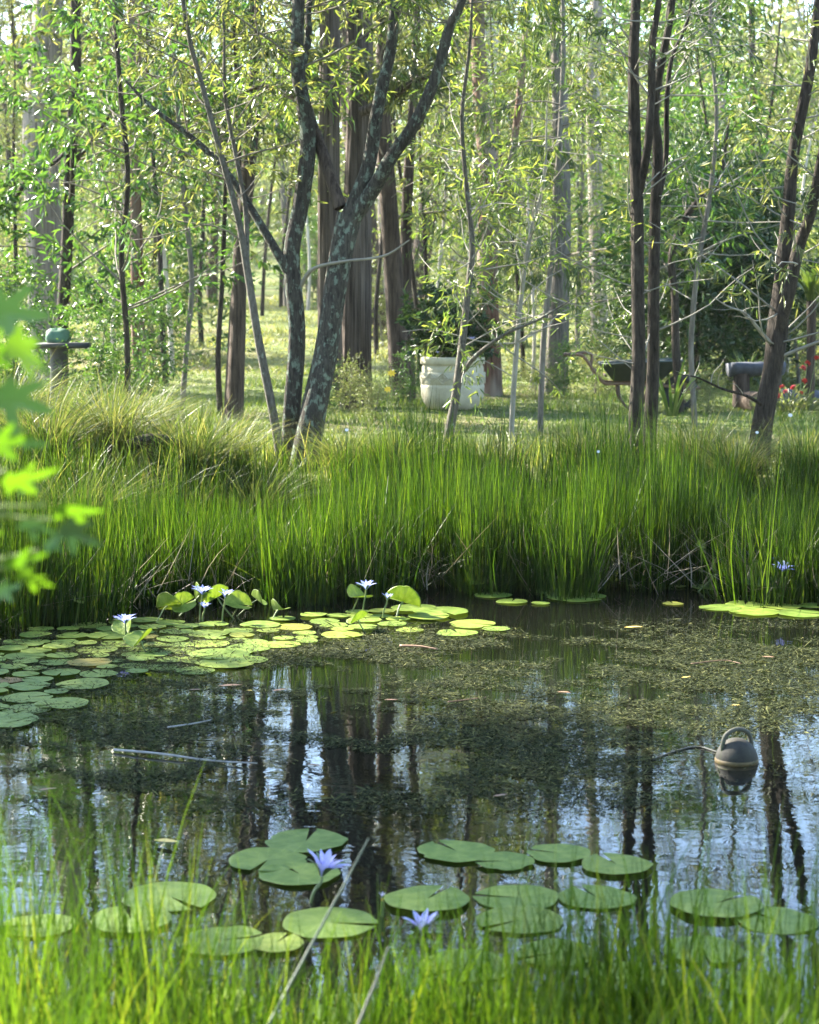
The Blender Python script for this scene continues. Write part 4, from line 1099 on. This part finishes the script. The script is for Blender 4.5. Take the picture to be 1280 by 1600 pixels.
def pot():
    Yd = 19.6; x = (707 - 640) / FPX * Yd; z = G(x, Yd)
    top = W(707, 557, Yd)[2]; H = top - z
    r = 50 / FPX * Yd
    o = empty('garden_pot', (x, Yd, z), 'large cream round pot with carved diamond band on the lawn', 'pot', -.1)
    g1 = Geo()
    prof = [(0, 0), (.70, 0), (.76, .03), (.92, .14), (.985, .27), (1.0, .42), (1.0, .46), (.985, .47), (.985, .485), (1.0, .495), (1.0, .60), (.985, .70), (.97, .71), (.97, .725), (.975, .735), (.965, .80), (.945, .83), (.92, .87)]
    lathe(g1, [(a * r, b * H) for a, b in prof], 64)
    local(g1, 'body', M['pot'], o)
    g2 = Geo()
    lathe(g2, [(a * r, b * H) for a, b in [(.90, .85), (.985, .858), (1.01, .87), (1.005, .98), (.99, 1.0), (.90, 1.0), (.88, .98), (.86, .8)]], 64)
    local(g2, 'rim', M['pot'], o)
    g3 = Geo(); lathe(g3, [(.001, .9 * H), (.87 * r, .9 * H)], 32); local(g3, 'soil', M['pot_soil'], o)
    # carved diamonds: raised ridges following the belly
    for k in range(14):
        a0 = k * 2 * math.pi / 14
        gd = Geo()
        for sc in (1.0, .5):
            pts = []
            for (da, dz) in ((0, .1), (.19, 0), (0, -.1), (-.19, 0), (0, .1)):
                a = a0 + da * sc; rr = r * 1.004
                pts.append([math.cos(a) * rr, math.sin(a) * rr, (.60 + dz * sc) * H])
            for i in range(4): tube(gd, spline([pts[i], pts[i + 1]], 4), .010, 5)
        local(gd, 'diamond', M['pot'], o)
    # shrub
    t = Tree(seed(61)); base = np.array([x, Yd, z + .88 * H])
    for i in range(15):
        a = i * .7; e = np.array([math.cos(a) * .34, math.sin(a) * .25, t.rng.uniform(.3, .85)])
        tp, tr_ = t.limb('stem', [base, base + e * .5, base + e], [.012, .009, .004], M['twig'], 5, 8)
        t.twigs(tp, tr_, 9, (.15, .4), .2, 1, .3, 3, 9, .075, .032, .15, .16)
    t.done('potted_shrub', 'dark glossy leaved shrub growing in the cream pot', 'shrub', base, 'dark_leaf', 'twig')
    for i, (px, py, s, lab) in enumerate(((738, 531, .05, 'pale blue flower head in the middle of the potted shrub'), (684, 552, .03, 'small pale flower at the left of the pot rim'))):
        p = W(px, py, Yd - .3); e = empty('pot_flower', p - np.array([0, 0, .08]), lab, 'flower')
        gs = Geo(); tube(gs, [[0, .08, -.12], [0, .02, 0], [0, 0, .08]], .004, 5); local(gs, 'stem', M['stem'], e)
        for k in range(7):
            a = k * .9; m = link('petal', PETP, e, (0, 0, .08), (0, -.4 - .2 * (k % 2), a), s * 1.2)
    # green tuft at the left of the rim
    geo = Geo(); n = 26; gg = seed(8); a = gg.uniform(0, 6.28, n)
    leaves(geo, np.zeros((n, 3)), np.stack([np.cos(a), np.sin(a), gg.uniform(.3, 1.6, n)], -1), gg.normal(0, 1, (n, 3)) + [0, 0, 1], gg.uniform(.10, .17, n), gg.uniform(.03, .045, n))
    q = W(680, 553, Yd - .12); u = link('rosette_plant', geo.mesh('rosette_plant', M['wattle_leaf']), None, (q[0], q[1], z + .9 * H)); tag(u, 'small bright rosette plant at the left of the pot rim', 'plant')
pot()

def wheelbarrow():
    Yd = 20.0; cx = (1000 - 640) / FPX * Yd; z0 = G(cx, Yd)
    S = FPX / Yd
    def lx(px): return (px - 1000) / S
    def lz(py): return CAMZ - (py - HORIZON) / S - z0
    o = empty('wheelbarrow', (cx, Yd, z0), 'old dark green wheelbarrow with rusty handles parked on the lawn', 'wheelbarrow', -.06)
    for s, nm in ((-1, 'handle'), (1, 'handle')):
        gt = Geo(); y = s * .26; dx = .10 if s > 0 else 0
        pts = [(lx(880) + dx, y * 1.15, lz(552)), (lx(900) + dx, y * 1.15, lz(552)), (lx(911) + dx, y * 1.12, lz(556)), (lx(925), y * 1.06, lz(575)), (lx(938), y, lz(592)), (lx(947), y * .95, lz(597)), (lx(975), y * .9, lz(597)), (lx(1030), y * .6, lz(600)), (lx(1075), y * .4, lz(606)), (lx(1092), y * .38, lz(604))]
        tube(gt, spline(pts, 40), .016, 10, cap=True); h = local(gt, nm, M['rust'], o)
        gg = Geo(); tube(gg, [[pts[0][0] - .005, pts[0][1], pts[0][2]], [pts[0][0] + .11, pts[0][1], pts[0][2]]], .02, 10, cap=True); local(gg, 'grip', M['rust_dark'], h)
        gl = Geo(); tube(gl, spline([(lx(965), y * .9, lz(598)), (lx(968), y * 1.0, lz(620)), (lx(985), y * 1.05, .012), (lx(1003), y * 1.0, .012), (lx(1015), y * .75, lz(600))], 20), .013, 8); local(gl, 'leg', M['rust_dark'], o)
    # tray: open tapered pan with rolled rim
    gt = Geo()
    T = np.array([[lx(937), -.33, lz(567)], [lx(1062), -.33, lz(561)], [lx(1062), .33, lz(561)], [lx(937), .33, lz(567)]])
    B = np.array([[lx(957), -.22, lz(593)], [lx(1030), -.20, lz(593)], [lx(1030), .20, lz(593)], [lx(957), .22, lz(593)]])
    Ti = T * np.array([.985, .97, 1]); Bi = B * np.array([.985, .97, 1]) + np.array([0, 0, .006])
    gt.add(np.vstack([T, B, Ti, Bi]), [[4, 5, 1, 0], [5, 6, 2, 1], [6, 7, 3, 2], [7, 4, 0, 3], [7, 6, 5, 4], [8, 9, 13, 12], [9, 10, 14, 13], [10, 11, 15, 14], [11, 8, 12, 15], [12, 13, 14, 15]])
    tray = local(gt, 'tray', M['steel_green'], o, smooth=False)
    gr = Geo(); loop = np.vstack([T, T[:1]])
    for i in range(4): tube(gr, [loop[i], loop[i + 1]], .012, 8, cap=True)
    local(gr, 'rim', M['steel_green'], tray)
    gb = Geo(); tube(gb, [[lx(945), -.27, lz(585)], [lx(945), .27, lz(585)]], .012, 8); local(gb, 'brace', M['rust_dark'], o)
    # wheel at the nose
    w = bpy.data.objects.new('wheel', None); COL.objects.link(w); w.parent = o; w.location = (lx(1062), 0, .19)
    a = np.linspace(0, 6.2832, 33)
    gw = Geo(); tube(gw, np.stack([np.cos(a) * .155, 0 * a, np.sin(a) * .155], -1), .035, 10); local(gw, 'tyre', M['rubber'], w)
    gw = Geo()
    for k in range(6): tube(gw, [[0, 0, 0], [math.cos(k * 1.047) * .13, 0, math.sin(k * 1.047) * .13]], .008, 5)
    tube(gw, [[0, -.12, 0], [0, .12, 0]], .014, 8, cap=True); local(gw, 'rim', M['rust'], w)
    for s in (-1, 1):
        gf = Geo(); tube(gf, [[lx(1062), s * .11, .19], [lx(1075), s * .105, lz(606)]], .01, 6); local(gf, 'fork', M['rust_dark'], o)
wheelbarrow()

def pedestal():
    Yd = 16.6; x = (92 - 640) / FPX * Yd; z = G(x, Yd); S = FPX / Yd
    top = W(92, 540, Yd)[2] - z
    o = empty('garden_pedestal', (x, Yd, z), 'dark post carrying a flat dark board in left bank grass', 'pedestal', .08)
    g = Geo(); tube(g, spline([[0, 0, -.1], [0, 0, .3], [.01, 0, top - .02]], 10), [.085, .07, .075], 12, 0, .05, seed(4)); local(g, 'post', M['black_wood'], o)
    g = Geo(); hw = 46 / S
    v = np.array([[-hw, -.2, 0], [hw, -.16, 0], [hw, .16, 0], [-hw, .2, 0]])
    th = .045
    V = np.vstack([v * [.97, .97, 1], v + [0, 0, .012], v + [0, 0, th - .008], v * [.98, .97, 1] + [0, 0, th]])
    q = [[3, 2, 1, 0], [12, 13, 14, 15]]
    for k in range(3):
        for i in range(4): q.append([k * 4 + i, k * 4 + (i + 1) % 4, k * 4 + 4 + (i + 1) % 4, k * 4 + 4 + i])
    g.add(V, q); local(g, 'board', M['black_wood'], o, (.02, 0, top - .02), smooth=False)
    g = Geo(); r0 = 19 / S
    gg = seed(9); a = np.linspace(0, 2 * np.pi, 20, endpoint=False); V = []; prof = [(.02, 0), (.85, .02), (1.0, .3), (.98, .6), (.85, .95), (.55, 1.15), (.02, 1.2)]
    for pr, pz in prof:
        rr = r0 * pr * (1 + .07 * np.sin(a * 3 + pz * 2) + .05 * np.sin(a * 5 + 1))
        V.append(np.stack([np.cos(a) * rr * 1.05, np.sin(a) * rr, np.full(20, pz * r0) + .008 * np.sin(a * 2 + 1)], -1))
    V = np.concatenate(V); q = [[i * 20 + j, i * 20 + (j + 1) % 20, (i + 1) * 20 + (j + 1) % 20, (i + 1) * 20 + j] for i in range(6) for j in range(20)]
    g.add(V, q)
    p = link('green_bundle', g.mesh('green_bundle', M['green_cloth']), None, (x, Yd, z + top + .018)); tag(p, 'rounded green bundle sitting on the dark board', 'bundle')
pedestal()

def logs():
    Yd = 21; p = W(1170, 583, Yd); S = FPX / Yd; z = G(p[0], Yd)
    # bench like log: half round, flat grey top
    o = empty('log_seat', (p[0], Yd, z), 'flat topped grey log seat behind the forked trunk', 'log', .12)
    gt = Geo(); zt = W(0, 566, Yd)[2] - z; a = np.linspace(np.pi, 2 * np.pi, 11); L = .38; gg = seed(3)
    rings = []
    for x in np.linspace(-.22, L, 9):
        k = 1 + gg.normal(0, .05)
        rings.append(np.vstack([np.stack([np.full(11, x), np.cos(a) * .13 * k, zt + np.sin(a) * .13 * k - .02], -1), [[x, .09, zt + gg.normal(0, .006)], [x, -.09, zt + gg.normal(0, .006)]]]))
    V = np.concatenate(rings); n = 13
    q = [[i * n + j, i * n + (j + 1) % n, (i + 1) * n + (j + 1) % n, (i + 1) * n + j] for i in range(8) for j in range(n)]
    V2 = np.vstack([V, rings[0].mean(0), rings[-1].mean(0)])
    t = [[len(V), (j + 1) % n, j] for j in range(n)] + [[len(V) + 1, 8 * n + j, 8 * n + (j + 1) % n] for j in range(n)]
    gt.add(V2, q, t); local(gt, 'seat', M['stone'], o)
    for x in (-.08, .28):
        gs = Geo(); tube(gs, spline([[x, 0, -.05], [x, 0, zt - .12]], 6), [.10, .09], 12, 0, .05, seed(5), True); local(gs, 'support', M['bark_brown'], o)
    q0 = W(1178, 606, 20.2); z = G(q0[0], 20.2)
    o = empty('cut_log', (q0[0], 20.2, z), 'short cut log lying end on before the log seat', 'log', .2)
    g1 = Geo(); tube(g1, spline([[0, -.16, .10], [.01, .05, .10], [.02, .3, .09]], 8), [.105, .11, .10], 18, 0, .04, seed(6)); local(g1, 'bark', M['bark_brown'], o)
    g2 = Geo(); lathe(g2, [(.001, .0), (.03, .003), (.10, 0)], 18); local(g2, 'cut_face', M['log_end'], o, (0, -.158, .10), (math.pi / 2, 0, 0))
    q0 = W(238, 688, 11.9); z = G(q0[0], 11.9)
    g1 = Geo(); tube(g1, spline([[-.16, 0, q0[2] - z - .03], [0, .02, q0[2] - z], [.18, .03, q0[2] - z - .035]], 10), [.03, .045, .045, .03], 12, 0, .08, seed(7), True)
    tube(g1, spline([[0, .02, q0[2] - z], [.02, .05, -.05]], 5), [.04, .05], 8)
    o = link('fallen_log', g1.mesh('fallen_log', M['bark_dark']), None, (q0[0], 11.9, z)); tag(o, 'low dark log lying in the left bank grass', 'log')
    # blue grey rocks by the red flowers
    for i, (px, py, Yr, s, lab) in enumerate(((1222, 592, 20.6, .16, 'blue grey rock left of the red flowers'), (1272, 585, 20.8, .14, 'blue grey rock at the right edge beyond the red flowers'))):
        gg = seed(30 + i); c = W(px, py, Yr); z = G(c[0], Yr)
        n, k = 14, 9; th = np.linspace(0, np.pi, k)[:, None]; a = np.linspace(0, 2 * np.pi, n, endpoint=False)[None]
        rr = s * (1 + .18 * np.sin(a * 2 + gg.uniform(0, 6)) * np.sin(th) + .1 * np.sin(a * 3 + th * 4) * np.sin(th))
        V = np.stack([rr * np.sin(th) * np.cos(a) * 1.2, rr * np.sin(th) * np.sin(a), rr * np.cos(th) * .9 + s * .5], -1).reshape(-1, 3)
        q = [[u * n + j, (u + 1) * n + j, (u + 1) * n + (j + 1) % n, u * n + (j + 1) % n] for u in range(k - 1) for j in range(n)]
        G1 = Geo(); G1.add(V, q); o = link('rock', G1.mesh('rock', M['stone']), None, (c[0], Yr, z)); tag(o, lab, 'rock')
logs()

def strap_plant(px, base_py, Yd, n, h, w, mat, label, name='strap_plant', spread=.8, sd=1):
    g = seed(sd); c = W(px, base_py, Yd); z = G(c[0], Yd); geo = Geo()
    a = g.uniform(0, 6.28, n); hh = h * g.uniform(.55, 1, n); b = hh * g.uniform(.1, spread, n)
    root = np.stack([np.cos(a) * .04, np.sin(a) * .04, np.full(n, max(c[2] - z, -.02))], -1)
    blades(geo, root, hh, np.stack([np.cos(a), np.sin(a)], -1) * (hh * .2)[:, None], np.stack([np.cos(a) * b, np.sin(a) * b], -1), w * g.uniform(.7, 1.1, n), 6, 0, g, a + np.pi / 2)
    o = link(name, geo.mesh(name, M[mat]), None, (c[0], Yd, z)); tag(o, label, 'plant')
    return o, c, z
strap_plant(1168, 600, 21.6, 34, .46, .03, 'wattle_leaf', 'green strappy leaved plant behind the log seat', sd=2)
o, c, z = strap_plant(1268, 470, 20.5, 46, .55, .045, 'wattle_leaf', 'spiky sunlit palm like plant at the right edge', 'spiky_plant', 1.2, 3)
gt = Geo(); tube(gt, spline([[0, 0, -.1], [.01, 0, (c[2] - z) * .5], [0, 0, c[2] - z]], 8), [.06, .045, .05], 10, 0, .06, seed(2)); link('trunk', gt.mesh('trunk', M['bark_brown']), o)
strap_plant(1050, 650, 15.2, 22, .55, .03, 'wattle_leaf', 'lime green leafy shoot in front of the wheelbarrow', 'leafy_shoot', .5, 4)

def red_flowers():
    Yd = 19.8; c = W(1235, 615, Yd); z = G(c[0], Yd); g = seed(70)
    o = empty('flowering_plant', (c[0], Yd, z), 'low grey green plant dotted with red flowers at the lawn edge', 'plant')
    geo = Geo(); n = 420
    a = g.uniform(0, 6.28, n); rr = np.sqrt(g.uniform(0, 1, n)) * .3; b = np.stack([np.cos(a) * rr * 1.2, np.sin(a) * rr * .8, g.uniform(.02, .30, n) * (1.1 - rr / .36)], -1)
    leaves(geo, b, np.stack([np.cos(a), np.sin(a), g.uniform(.2, 1.6, n)], -1), g.normal(0, 1, (n, 3)) + [0, 0, 1], g.uniform(.05, .10, n), g.uniform(.018, .03, n))
    for i in range(12):
        a = i * .52; tube(geo, [[0, 0, -.02], [math.cos(a) * .15, math.sin(a) * .1, .12], [math.cos(a) * .25, math.sin(a) * .16, .22]], [.006, .003], 4)
    local(geo, 'foliage', M['pale_leaf'], o)
    fm = Geo()
    for k in range(14):
        a = k * 2.4; leaves(fm, np.zeros((1, 3)), np.array([[math.cos(a), math.sin(a), -.3 + .12 * k]]), np.array([[0, 0, 1.]]), [.030], [.022])
    me = fm.mesh('flower', M['red_flower'])
    for px, py, yo in ((1214, 617, -.3), (1222, 605, -.2), (1240, 606, -.25), (1252, 614, -.3), (1257, 596, -.1), (1228, 612, -.3), (1262, 568, .1), (1255, 575, .1), (1276, 560, .1), (1217, 620, -.33)):
        p = W(px, py, Yd + yo) - np.array([c[0], Yd, z]); f = link('flower', me, o, p, (-.5, g.normal(0, .3), g.uniform(0, 6)), g.uniform(.9, 1.4))
        gs = Geo(); tube(gs, [[p[0] * .6, p[1] * .6, 0], list(p * .97)], .003, 4); link('stalk', gs.mesh('stalk', M['stem']), o)
red_flowers()

def small_flowers():
    g = seed(71)
    fm = Geo()
    for k in range(7):
        a = k * .9; leaves(fm, np.zeros((1, 3)), np.array([[math.cos(a), math.sin(a), .25]]), np.array([[0, 0, 1.]]), [.022], [.013])
    me = {k: fm.mesh('bloom', M[k]) for k in ('yellow_flower', 'white_flower')}
    for px, py, Yd, k, s, lab in ((612, 584, 17.8, 'yellow_flower', 2.0, 'taller yellow flower left of the pot'), (606, 609, 17.6, 'yellow_flower', 1.7, 'shorter yellow flower left of the pot'), (542, 672, 12.2, 'white_flower', .6, 'tiny white flower beside the leaning trunk'),
                         (1235, 649, 15, 'white_flower', .9, 'tiny white flower on the lawn by the forked trunk'), (935, 706, 11.9, 'white_flower', .55, 'tiny white flower left of the dark pair of trunks'), (1183, 676, 12.2, 'white_flower', .55, 'tiny white flower against the foot of the forked trunk')):
        p = W(px, py, Yd); z = max(G(p[0], Yd), 0)
        o = empty('small_flower', (p[0], Yd, z), lab, 'flower')
        gs = Geo(); tube(gs, spline([[.01, .02, -.02], [0, .01, (p[2] - z) * .6], [0, 0, p[2] - z]], 6), .0035, 5); local(gs, 'stem', M['stem'], o)
        link('bloom', me[k], o, (0, 0, p[2] - z), (.9, 0, 0), s)
small_flowers()

# ------------------------------------------------------------------ floating things
def pond_float():
    c = onwater(1151, 1190); r = 34 / FPX * c[1]
    o = empty('pond_float', (c[0], c[1], 0), 'dark round float with a looped handle on the pond', 'float', .25)
    g = Geo(); th = np.linspace(-.7, 1.5707, 16); prof = [(r * math.cos(t) + 1e-4, r * 1.08 * math.sin(t) + .004) for t in th]; lathe(g, prof, 32); local(g, 'shell', M['float_shell'], o)
    g = Geo(); lathe(g, [(r * .99, -.004), (r * 1.02, .0), (r * 1.025, .007), (r * 1.01, .012), (r * .97, .016)], 32); local(g, 'rim', M['float_rim'], o)
    g = Geo(); hh = r * 1.55; pts = [[-r * .74, 0, r * .45], [-r * .78, 0, r * .85], [-r * .58, 0, r * 1.34], [0, 0, hh], [r * .58, 0, r * 1.34], [r * .78, 0, r * .85], [r * .74, 0, r * .45]]
    tube(g, spline(pts, 30), r * .11, 10); h = local(g, 'handle', M['float_handle'], o, (0, 0, 0), (0, 0, .15))
    g = Geo(); lathe(g, [(.001, .004), (r * .07, .003), (r * .09, 0)], 12); b = local(g, 'bolt', M['petal_pale'], o, (r * .05, -r * .80, r * .55), (.95, 0, 0))
    p0 = c; p1 = onwater(1090, 1168); p2 = onwater(1020, 1188)
    g = Geo(); q = [p - c for p in (onwater(1120, 1176), p1, onwater(1055, 1175), p2)]
    q = [[a[0], a[1], .003] for a in q]; tube(g, spline(q, 24), .003, 6); local(g, 'cord', M['cord'], o, (0, 0, 0), (0, 0, -.25))
pond_float()

def stick(pxs, w, mat, label, z=.008, name='floating_stick', cat='stick'):
    p = [onwater(*a) for a in pxs]; o0 = p[0]; geo = Geo()
    tube(geo, spline([[*(a - o0)[:2], z + .004 * (i % 2)] for i, a in enumerate(p)], 5 * len(p)), [w, w * .8, w * .5], 7, 0, .08, seed(int(pxs[0][0])), True)
    o = link(name, geo.mesh(name, M[mat]), None, (o0[0], o0[1], 0)); tag(o, label, cat)
stick([(178, 1175), (250, 1183), (330, 1192), (402, 1198)], .0048, 'dead_stick', 'long pale bleached stick floating across the left water')
stick([(262, 1140), (300, 1136), (330, 1128)], .004, 'dead_stick', 'short thin pale stick in the left water')
stick([(625, 1012), (655, 1014), (684, 1017)], .007, 'fallen_leaf', 'short reddish stick in front of the curled pad')
stick([(700, 1100), (760, 1094)], .003, 'fallen_leaf', 'fine brown twig in the weed at centre')
stick([(1080, 1040), (1130, 1036), (1160, 1040)], .003, 'fallen_leaf', 'fine brown twig in the right weed')

LF = Geo(); leaves(LF, np.zeros((1, 3)), np.array([[1., 0, .0]]), np.array([[0, 0, 1.]]), [1], [.36], 0, .1, -.06)
LFM = {k: LF.mesh('fallen_leaf', M[k]) for k in ('fallen_leaf', 'fallen_yellow')}
for i, (px, py, w, k, lab) in enumerate(((340, 1076, 40, 'fallen_leaf', 'brown fallen leaf floating left of centre'), (425, 1084, 26, 'fallen_leaf', 'small brown fallen leaf right of the left raft tip'), (295, 1082, 22, 'fallen_leaf', 'small pinkish brown fallen leaf under the left raft'), (975, 984, 30, 'fallen_yellow', 'orange fallen leaf near the reed reflections'),
   (385, 1083, 12, 'fallen_yellow', 'tiny yellow fallen leaf near the left raft tip'), (1143, 1106, 14, 'fallen_yellow', 'yellow fallen leaf above the round float'), (1065, 1063, 16, 'fallen_yellow', 'yellow fallen leaf in the right weed'), (240, 1318, 50, 'fallen_yellow', 'olive fallen leaf left of the pad trio'), (60, 1240, 30, 'fallen_leaf', 'brown fallen leaf near the left edge'),
   (600, 1098, 24, 'fallen_leaf', 'brown fallen leaf in the weed at centre'), (870, 1085, 26, 'fallen_leaf', 'brown fallen leaf in the weed right of centre'), (480, 1200, 28, 'fallen_leaf', 'brown fallen leaf past the pale stick'), (770, 1250, 26, 'fallen_leaf', 'brown fallen leaf above the near pad rows'), (1190, 1030, 22, 'fallen_leaf', 'brown fallen leaf under the right hand raft'))):
    p = onwater(px, py); s = w / FPX * p[1]
    o = link('fallen_leaf', LFM[k], None, (p[0], p[1], .012), (0, 0, gp.normal(0, .35)), s); tag(o, lab, 'leaf', 'fallen leaves on the water')

# ------------------------------------------------------------------ near stalks and leaves
def stalk(a, b, Ya, Yb, w, mat, label, mid=None):
    pa, pb = W(*a, Ya), W(*b, Yb)
    d = pb - pa
    # carry the lower end down to the ground of the near bank
    low = pb.copy()
    k = 0
    while low[2] > G(low[0], low[1]) - .02 and k < 60: low = low + unit(d) * .03; k += 1
    geo = Geo(); tube(geo, spline([pa - low, (pa * .5 + pb * .5) - low + np.array([0.003, 0, .004]), pb - low, [0, 0, 0]], 20), [w * .6, w, w * 1.1], 8)
    o = link('grass_stalk', geo.mesh('grass_stalk', M[mat]), None, low); tag(o, label, 'stalk')
stalk((576, 1310), (490, 1470), 3.9, 3.65, .0027, 'stalk_grey', 'grey green stalk slanting over the pad below the lily flower')
stalk((607, 1480), (560, 1600), 3.5, 3.35, .0028, 'dry_stalk', 'pale dry stalk slanting at bottom centre')

def maple():
    base = np.array([-.66, 2.1, G(-.66, 2.1)])
    o = empty('leaning_maple', base, 'young maple branch with blurred lobed leaves hanging in from the left', 'sapling')
    gt = Geo(); main = spline([[0, 0, -.05], [.03, .0, .5], [.10, .05, 1.0], [.16, .02, 1.5], [.2, 0, 1.9]], 24)
    tube(gt, main, [.012, .009, .004], 8, 0, .04, seed(1)); local(gt, 'stem', M['bark_grey'], o)
    def leafmesh(sd, mat):
        g = seed(sd)
        # palmate leaf: five pointed lobes round a centre, stalk at the origin, tip towards +x
        th = np.linspace(-np.pi, np.pi, 61)[:-1]
        rr = np.zeros(60)
        for ang, ln, wd in ((0, .66, .30), (.95, .56, .26), (-.95, .56, .26), (1.95, .42, .24), (-1.95, .42, .24)):
            ang += g.normal(0, .06); ln *= g.uniform(.9, 1.1)
            dd = np.abs((th - ang + np.pi) % (2 * np.pi) - np.pi)
            rr = np.maximum(rr, .20 + (ln - .20) * np.clip(1 - dd / (wd * 1.6), 0, 1) ** 1.1)
        x, y = .36 + rr * np.cos(th), rr * np.sin(th)
        droop = g.uniform(.15, .35)
        fz = lambda x, y: .16 * np.abs(y) - droop * x * x + .03 * np.sin(x * 7) * np.sin(y * 6)
        xi, yi = .36 + rr * .5 * np.cos(th), rr * .5 * np.sin(th)
        V = np.vstack([[[.36, 0, fz(.36, 0.)]], np.stack([xi, yi, fz(xi, yi)], -1), np.stack([x, y, fz(x, y)], -1)])
        i = np.arange(60); k = (i + 1) % 60
        geo = Geo(); geo.add(V, np.stack([1 + i, 61 + i, 61 + k, 1 + k], -1), np.stack([0 * i, 1 + i, 1 + k], -1)); return geo.mesh('leaf', M[mat])
    mb = [leafmesh(1, 'maple_sunlit_tone'), leafmesh(2, 'maple_sunlit_tone')]; mc = [leafmesh(3, 'maple_shade_tone'), leafmesh(4, 'maple_shade_tone')]
    # (stalk pixel, tip pixel, depth, size, bright?)
    for i, (ax, ay, bx, by, Yd, wf, br, roll) in enumerate(((-45, 480, 85, 505, 2.85, 1.0, 0, .5), (-5, 525, 92, 572, 2.75, 1.35, 1, -.5), (-30, 600, 88, 660, 2.8, .95, 0, .5), (-40, 670, 75, 715, 2.9, .7, 0, .9), (-15, 755, 92, 750, 2.75, .7, 1, .95),
                                          (70, 790, 168, 812, 2.85, .6, 1, .9), (22, 805, 92, 845, 2.8, .7, 0, .6), (80, 812, 165, 862, 2.8, .8, 0, .5), (-10, 882, 78, 876, 2.7, .6, 1, .8), (18, 885, 85, 930, 2.75, .6, 1, .8), (-50, 560, 40, 540, 2.8, .9, 1, .5), (-60, 830, 10, 835, 2.8, .8, 1, .4), (-40, 700, 55, 690, 2.75, .8, 1, .7), (10, 735, 70, 775, 2.85, .8, 0, .6), (60, 860, 110, 838, 2.9, .7, 0, .5), (-20, 930, 40, 915, 2.8, .8, 0, .6))):
        Yd *= .76
        a, b = W(ax, ay, Yd), W(bx, by, Yd + .02)
        d = b - a; L = float(np.linalg.norm(d)); d = d / L
        f = Vector(d); up = Vector((0, -1, .5)); sd = up.cross(f).normalized(); up = f.cross(sd)
        import mathutils
        m = mathutils.Matrix((f, sd, up)).transposed() @ mathutils.Matrix.Rotation(roll, 3, 'X')
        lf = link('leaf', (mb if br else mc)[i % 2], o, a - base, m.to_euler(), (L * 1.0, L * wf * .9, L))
        if not br: lf['label'] = 'leaf with bluish shade put into its colour'
        j = int(np.argmin(np.abs(main[:, 2] - (a - base)[2] + .08)))
        gt = Geo(); tube(gt, spline([main[j], (main[j] + a - base) * .5 + np.array([0, 0, .03]), a - base], 8), [.003, .0018], 5); local(gt, 'leaf_stalk', M['stem'], o)
maple()

# ------------------------------------------------------------------ sunlit air between the trees
def haze():
    geo = Geo(); box(geo, (0, 90, 17.2), (330, 350, 37.6))
    m = bpy.data.materials.new('haze'); m.use_nodes = True; nt = m.node_tree
    nt.nodes.remove(nt.nodes['Principled BSDF'])
    v = nt.nodes.new('ShaderNodeVolumePrincipled')
    v.inputs['Color'].default_value = (.95, .97, .90, 1)
    v.inputs['Density'].default_value = 0.0002
    v.inputs['Anisotropy'].default_value = 0.3
    nt.links.new(v.outputs[0], nt.nodes['Material Output'].inputs['Volume'])
    o = link('haze', geo.mesh('haze', m, smooth=False)); tag(o, 'thin sunlit haze hanging between the trees', 'haze', kind='stuff')
haze()
